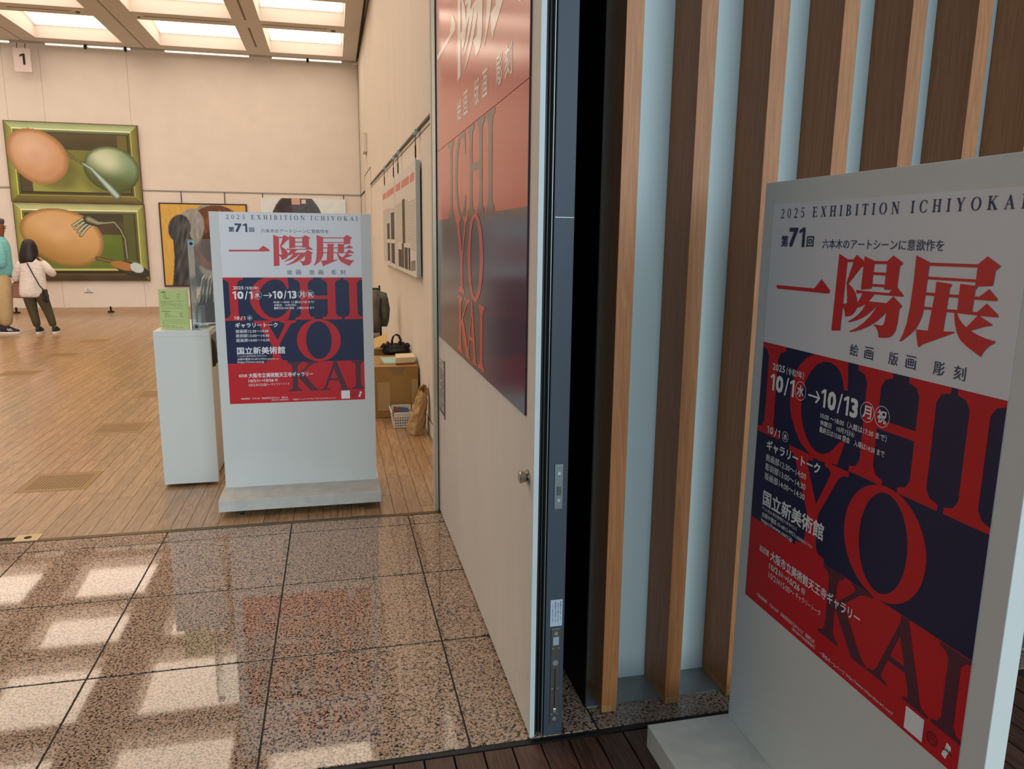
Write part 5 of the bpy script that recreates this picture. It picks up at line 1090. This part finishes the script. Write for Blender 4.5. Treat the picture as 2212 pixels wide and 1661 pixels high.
g = G(); hand(g, (-4.575, WY+0.10, 0.79), (-0.35, 0.25, -0.9), (0.6, 0.8, 0), 0.85); g.build('hand', M_skin, wm, smooth=True)
g = G(); hand(g, (-4.15, WY+0.20, 0.90), (-0.75, 0.6, 0.1), (0, 0.1, 1), 0.85); g.build('hand', M_skin, wm, smooth=True)
g = G().loft([(-4.335, WY+0.105, 1.245, 0.012, 0.012), (-4.335, WY+0.112, 1.262, 0.011, 0.016), (-4.335, WY+0.10, 1.295, 0.007, 0.012)], 8); g.build('nose', M_skin, wm, smooth=True)
for dx in (-0.026, 0.026): G().loft([(-4.335+dx, WY+0.092, 1.277, 0.006, 0.004), (-4.335+dx, WY+0.095, 1.283, 0.012, 0.006), (-4.335+dx, WY+0.092, 1.289, 0.006, 0.004)], 8).build('eye', M_eye, wm)
G().box(-4.355, -4.315, WY+0.092, WY+0.098, 1.222, 1.230).build('mouth', mat('lips', (150, 80, 70), 0.5, var=0.03), wm, bevel=0.002)
g = G(); S = []
g.loft([(-4.352, WY-0.005, 0.535, 0.155, 0.11), (-4.352, WY-0.005, 0.575, 0.185, 0.125), (-4.350, WY, 0.66, 0.188, 0.128), (-4.338, WY, 0.76, 0.178, 0.12), (-4.325, WY, 0.88, 0.168, 0.115), (-4.322, WY, 1.00, 0.172, 0.112), (-4.325, WY, 1.07, 0.160, 0.10), (-4.328, WY+0.005, 1.125, 0.115, 0.08), (-4.33, WY+0.01, 1.155, 0.062, 0.06)], 28, wob=0.24)
g.tube([(-4.43, WY, 1.075), (-4.49, WY+0.01, 0.99), (-4.55, WY+0.03, 0.90), (-4.582, WY+0.06, 0.82), (-4.582, WY+0.09, 0.775)], [0.066, 0.066, 0.060, 0.054, 0.048], 14)
g.tube([(-4.22, WY, 1.075), (-4.15, WY+0.01, 0.99), (-4.09, WY+0.03, 0.905), (-4.085, WY+0.09, 0.875), (-4.12, WY+0.16, 0.89)], [0.066, 0.066, 0.062, 0.054, 0.046], 14)
g.build('shirt', M_shirtw, wm, smooth=True, sub=1)
g = G()
g.tube([(-4.405, WY, 0.66), (-4.40, WY, 0.52), (-4.385, WY+0.01, 0.36), (-4.355, WY, 0.22), (-4.335, WY, 0.085)], [0.098, 0.088, 0.068, 0.058, 0.054], 16)
g.tube([(-4.27, WY, 0.66), (-4.235, WY, 0.52), (-4.18, WY+0.01, 0.36), (-4.145, WY, 0.22), (-4.118, WY, 0.09)], [0.098, 0.088, 0.066, 0.056, 0.052], 16)
g.build('trousers', M_olive, wm, smooth=True, sub=1)
g = G().loft([(-4.365, WY-0.03, 1.00, 0.105, 0.05), (-4.355, WY-0.03, 1.05, 0.122, 0.08), (-4.350, WY-0.015, 1.14, 0.128, 0.105), (-4.345, WY, 1.22, 0.120, 0.105), (-4.336, WY, 1.30, 0.10, 0.102), (-4.335, WY, 1.36, 0.078, 0.085), (-4.335, WY, 1.395, 0.035, 0.04)], 24, wob=0.12)
g.tube([(-4.25, WY-0.03, 1.14), (-4.215, WY-0.06, 1.10), (-4.17, WY-0.07, 1.075)], [0.03, 0.018, 0.003], 8)
# the face stays clear of the hair
ho = g.build('hair', M_hair, wm, smooth=True, sub=1)
for v in ho.data.vertices:
    if v.co.y > 0.055 and 1.10 < v.co.z < 1.335: v.co.y = 0.055
for x, yy in ((-4.325, WY), (-4.105, WY)):
    s = G().loft([(x, yy+0.045, 0.030, 0.044, 0.115), (x, yy+0.045, 0.055, 0.044, 0.112), (x, yy+0.015, 0.085, 0.038, 0.072), (x, yy, 0.105, 0.034, 0.045)], 16).build('shoe', M_shoe, wm, smooth=True)
    G().loft([(x, yy+0.045, 0.001, 0.047, 0.122), (x, yy+0.045, 0.032, 0.047, 0.120)], 18).build('sole', M_sole, s)
tb = thing('tote_bag', (-4.575, WY+0.12, 0.53), 'mauve tote bag hanging from the long-haired visitor\'s left arm', 'bag')
G().hexa([(-4.66, WY+0.05, 0.53), (-4.49, WY+0.05, 0.52), (-4.49, WY+0.19, 0.52), (-4.66, WY+0.19, 0.53)], [(-4.645, WY+0.08, 0.755), (-4.50, WY+0.08, 0.755), (-4.50, WY+0.16, 0.755), (-4.645, WY+0.16, 0.755)]).build('bag_body', M_mauve, tb, bevel=0.02)
for yy in (WY+0.085, WY+0.155): G().tube([(-4.61, yy, 0.75), (-4.60, yy, 0.80), (-4.575, WY+0.12, 0.825), (-4.545, yy, 0.80), (-4.535, yy, 0.75)], 0.006, 8).build('handle', M_black2, tb, smooth=True)
G().box(-4.664, -4.655, WY+0.06, WY+0.09, 0.70, 0.725).build('tag', M_black2, tb)
xb = thing('crossbody_bag', (-4.14, WY-0.05, 0.48), 'small black crossbody bag on the long-haired visitor\'s right hip', 'bag')
G().box(-4.185, -4.115, WY-0.15, WY-0.085, 0.49, 0.665).build('bag_body', M_black2, xb, bevel=0.02)
G().box(-4.155, -4.095, WY-0.165, WY-0.12, 0.475, 0.60).build('pocket', M_black2, xb, bevel=0.018)
G().tube([(-4.150, WY-0.166, 0.585), (-4.150, WY-0.168, 0.52)], 0.004, 6).build('zip', M_steel, xb)
G().tube([(-4.345, WY-0.122, 1.05), (-4.31, WY-0.130, 0.97), (-4.26, WY-0.138, 0.85), (-4.205, WY-0.142, 0.72), (-4.165, WY-0.13, 0.66)], 0.008, 8).build('strap', M_black2, xb, smooth=True)
# --- man at the left edge of the picture, turned to the right
MX, MY = -4.80, 12.75
mn = thing('person', (MX, MY, 0), 'person with grey hair, aqua shirt and khaki trousers at the left edge', 'person')
J = {'pelvis': ((MX, MY, 0.86), (0.13, 0.10)), 'waist': ((MX, MY, 1.02), (0.12, 0.095)), 'chest': ((MX, MY, 1.26), (0.14, 0.10)), 'neck': ((MX+0.02, MY, 1.42), (0.055, 0.055)), 'head': ((MX+0.045, MY, 1.50), (0.075, 0.070)), 'crown': ((MX+0.045, MY, 1.60), (0.09, 0.078)), 'top': ((MX+0.035, MY, 1.655), (0.06, 0.05)),
     'shl': ((MX, MY+0.17, 1.34), 0.055), 'ell': ((MX-0.03, MY+0.22, 1.07), 0.04), 'wrl': ((MX+0.02, MY+0.16, 0.86), 0.028), 'shr': ((MX+0.04, MY-0.16, 1.32), 0.055), 'elr': ((MX+0.10, MY-0.20, 1.05), 0.040), 'wrr': ((MX-0.02, MY-0.22, 0.92), 0.028),
     'hil': ((MX-0.02, MY+0.10, 0.78), (0.09, 0.09)), 'knl': ((MX-0.06, MY+0.12, 0.44), 0.058), 'anl': ((MX-0.10, MY+0.12, 0.09), 0.038), 'hir': ((MX+0.03, MY-0.09, 0.78), (0.09, 0.09)), 'knr': ((MX+0.04, MY-0.10, 0.44), 0.058), 'anr': ((MX+0.03, MY-0.10, 0.09), 0.038)}
skin_body('body', J, B_, M_skin2, mn)
g = G(); hand(g, (MX-0.02, MY-0.22, 0.92), (-0.8, 0.3, -0.4), (0.2, -0.3, 0.9), 0.95); g.build('hand', M_skin2, mn, smooth=True)
g = G(); hand(g, (MX+0.02, MY+0.16, 0.86), (0.2, -0.1, -0.95), (0.9, 0, 0.2), 0.95); g.build('hand', M_skin2, mn, smooth=True)
G().loft([(MX+0.118, MY, 1.528, 0.010, 0.012), (MX+0.122, MY, 1.542, 0.014, 0.012), (MX+0.112, MY, 1.575, 0.008, 0.007)], 8).build('nose', M_skin2, mn, smooth=True)
for dy in (-0.03, 0.03): G().loft([(MX+0.124, MY+dy, 1.565, 0.005, 0.006), (MX+0.127, MY+dy, 1.572, 0.007, 0.013), (MX+0.124, MY+dy, 1.579, 0.005, 0.006)], 8).build('eye', M_eye, mn)
G().box(MX+0.114, MX+0.122, MY-0.024, MY+0.024, 1.495, 1.503).build('mouth', mat('lips_brown', (110, 62, 50), 0.5, var=0.03), mn, bevel=0.002)
for dy in (-0.082, 0.082): G().loft([(MX+0.03, MY+dy, 1.52, 0.010, 0.006), (MX+0.03, MY+dy*1.04, 1.55, 0.018, 0.009), (MX+0.03, MY+dy, 1.58, 0.010, 0.006)], 8).build('ear', M_skin2, mn, smooth=True)
g = G().loft([(MX-0.03, MY, 1.47, 0.05, 0.06), (MX-0.01, MY, 1.53, 0.082, 0.086), (MX+0.01, MY, 1.60, 0.102, 0.09), (MX+0.03, MY, 1.655, 0.105, 0.082), (MX+0.03, MY, 1.69, 0.07, 0.055)], 20, wob=0.1); g.build('hair', M_hairg, mn, smooth=True, sub=1)
g = G()
g.loft([(MX, MY, 0.82, 0.165, 0.17), (MX, MY, 0.90, 0.168, 0.175), (MX, MY, 1.04, 0.160, 0.175), (MX, MY, 1.22, 0.165, 0.19), (MX+0.01, MY, 1.34, 0.135, 0.18), (MX+0.015, MY, 1.40, 0.085, 0.11), (MX+0.02, MY, 1.435, 0.065, 0.065)], 26, wob=0.08, seed=3)
g.tube([(MX+0.03, MY-0.13, 1.34), (MX+0.07, MY-0.18, 1.24), (MX+0.10, MY-0.20, 1.12), (MX+0.105, MY-0.205, 1.02), (MX+0.07, MY-0.215, 0.985)], [0.075, 0.082, 0.075, 0.066, 0.055], 14)
g.tube([(MX, MY+0.13, 1.34), (MX-0.02, MY+0.19, 1.22), (MX-0.03, MY+0.22, 1.07), (MX-0.01, MY+0.20, 0.98)], [0.075, 0.08, 0.068, 0.055], 14)
g.build('shirt', M_shirta, mn, smooth=True, sub=1)
g = G()
g.tube([(MX-0.01, MY+0.08, 0.90), (MX-0.03, MY+0.11, 0.70), (MX-0.06, MY+0.12, 0.44), (MX-0.10, MY+0.12, 0.07)], [0.11, 0.105, 0.085, 0.075], 16)
g.tube([(MX+0.02, MY-0.07, 0.90), (MX+0.04, MY-0.09, 0.70), (MX+0.045, MY-0.10, 0.44), (MX+0.035, MY-0.10, 0.075)], [0.125, 0.125, 0.105, 0.092], 16)
g.build('trousers', M_khaki, mn, smooth=True, sub=1)
for dx, dy in ((-0.09, 0.12), (0.06, -0.10)):
    x, y = MX+dx, MY+dy
    s = G().loft([(x+0.01, y, 0.028, 0.135, 0.047), (x+0.01, y, 0.055, 0.130, 0.046), (x-0.02, y, 0.085, 0.085, 0.042), (x-0.035, y, 0.11, 0.05, 0.038)], 18).build('shoe', M_shoe, mn, smooth=True)
    G().loft([(x+0.01, y, 0.001, 0.142, 0.050), (x+0.01, y, 0.030, 0.140, 0.049)], 20).build('sole', M_sole, s)
    for k in range(3): G().hexa([(x+0.01+0.022*k, y-0.0475, 0.045), (x+0.021+0.022*k, y-0.0475, 0.045), (x+0.021+0.022*k, y-0.044, 0.045), (x+0.01+0.022*k, y-0.044, 0.045)], [(x-0.015+0.022*k, y-0.046, 0.078), (x-0.004+0.022*k, y-0.046, 0.078), (x-0.004+0.022*k, y-0.040, 0.078), (x-0.015+0.022*k, y-0.040, 0.078)]).build('stripe', M_sole, s)
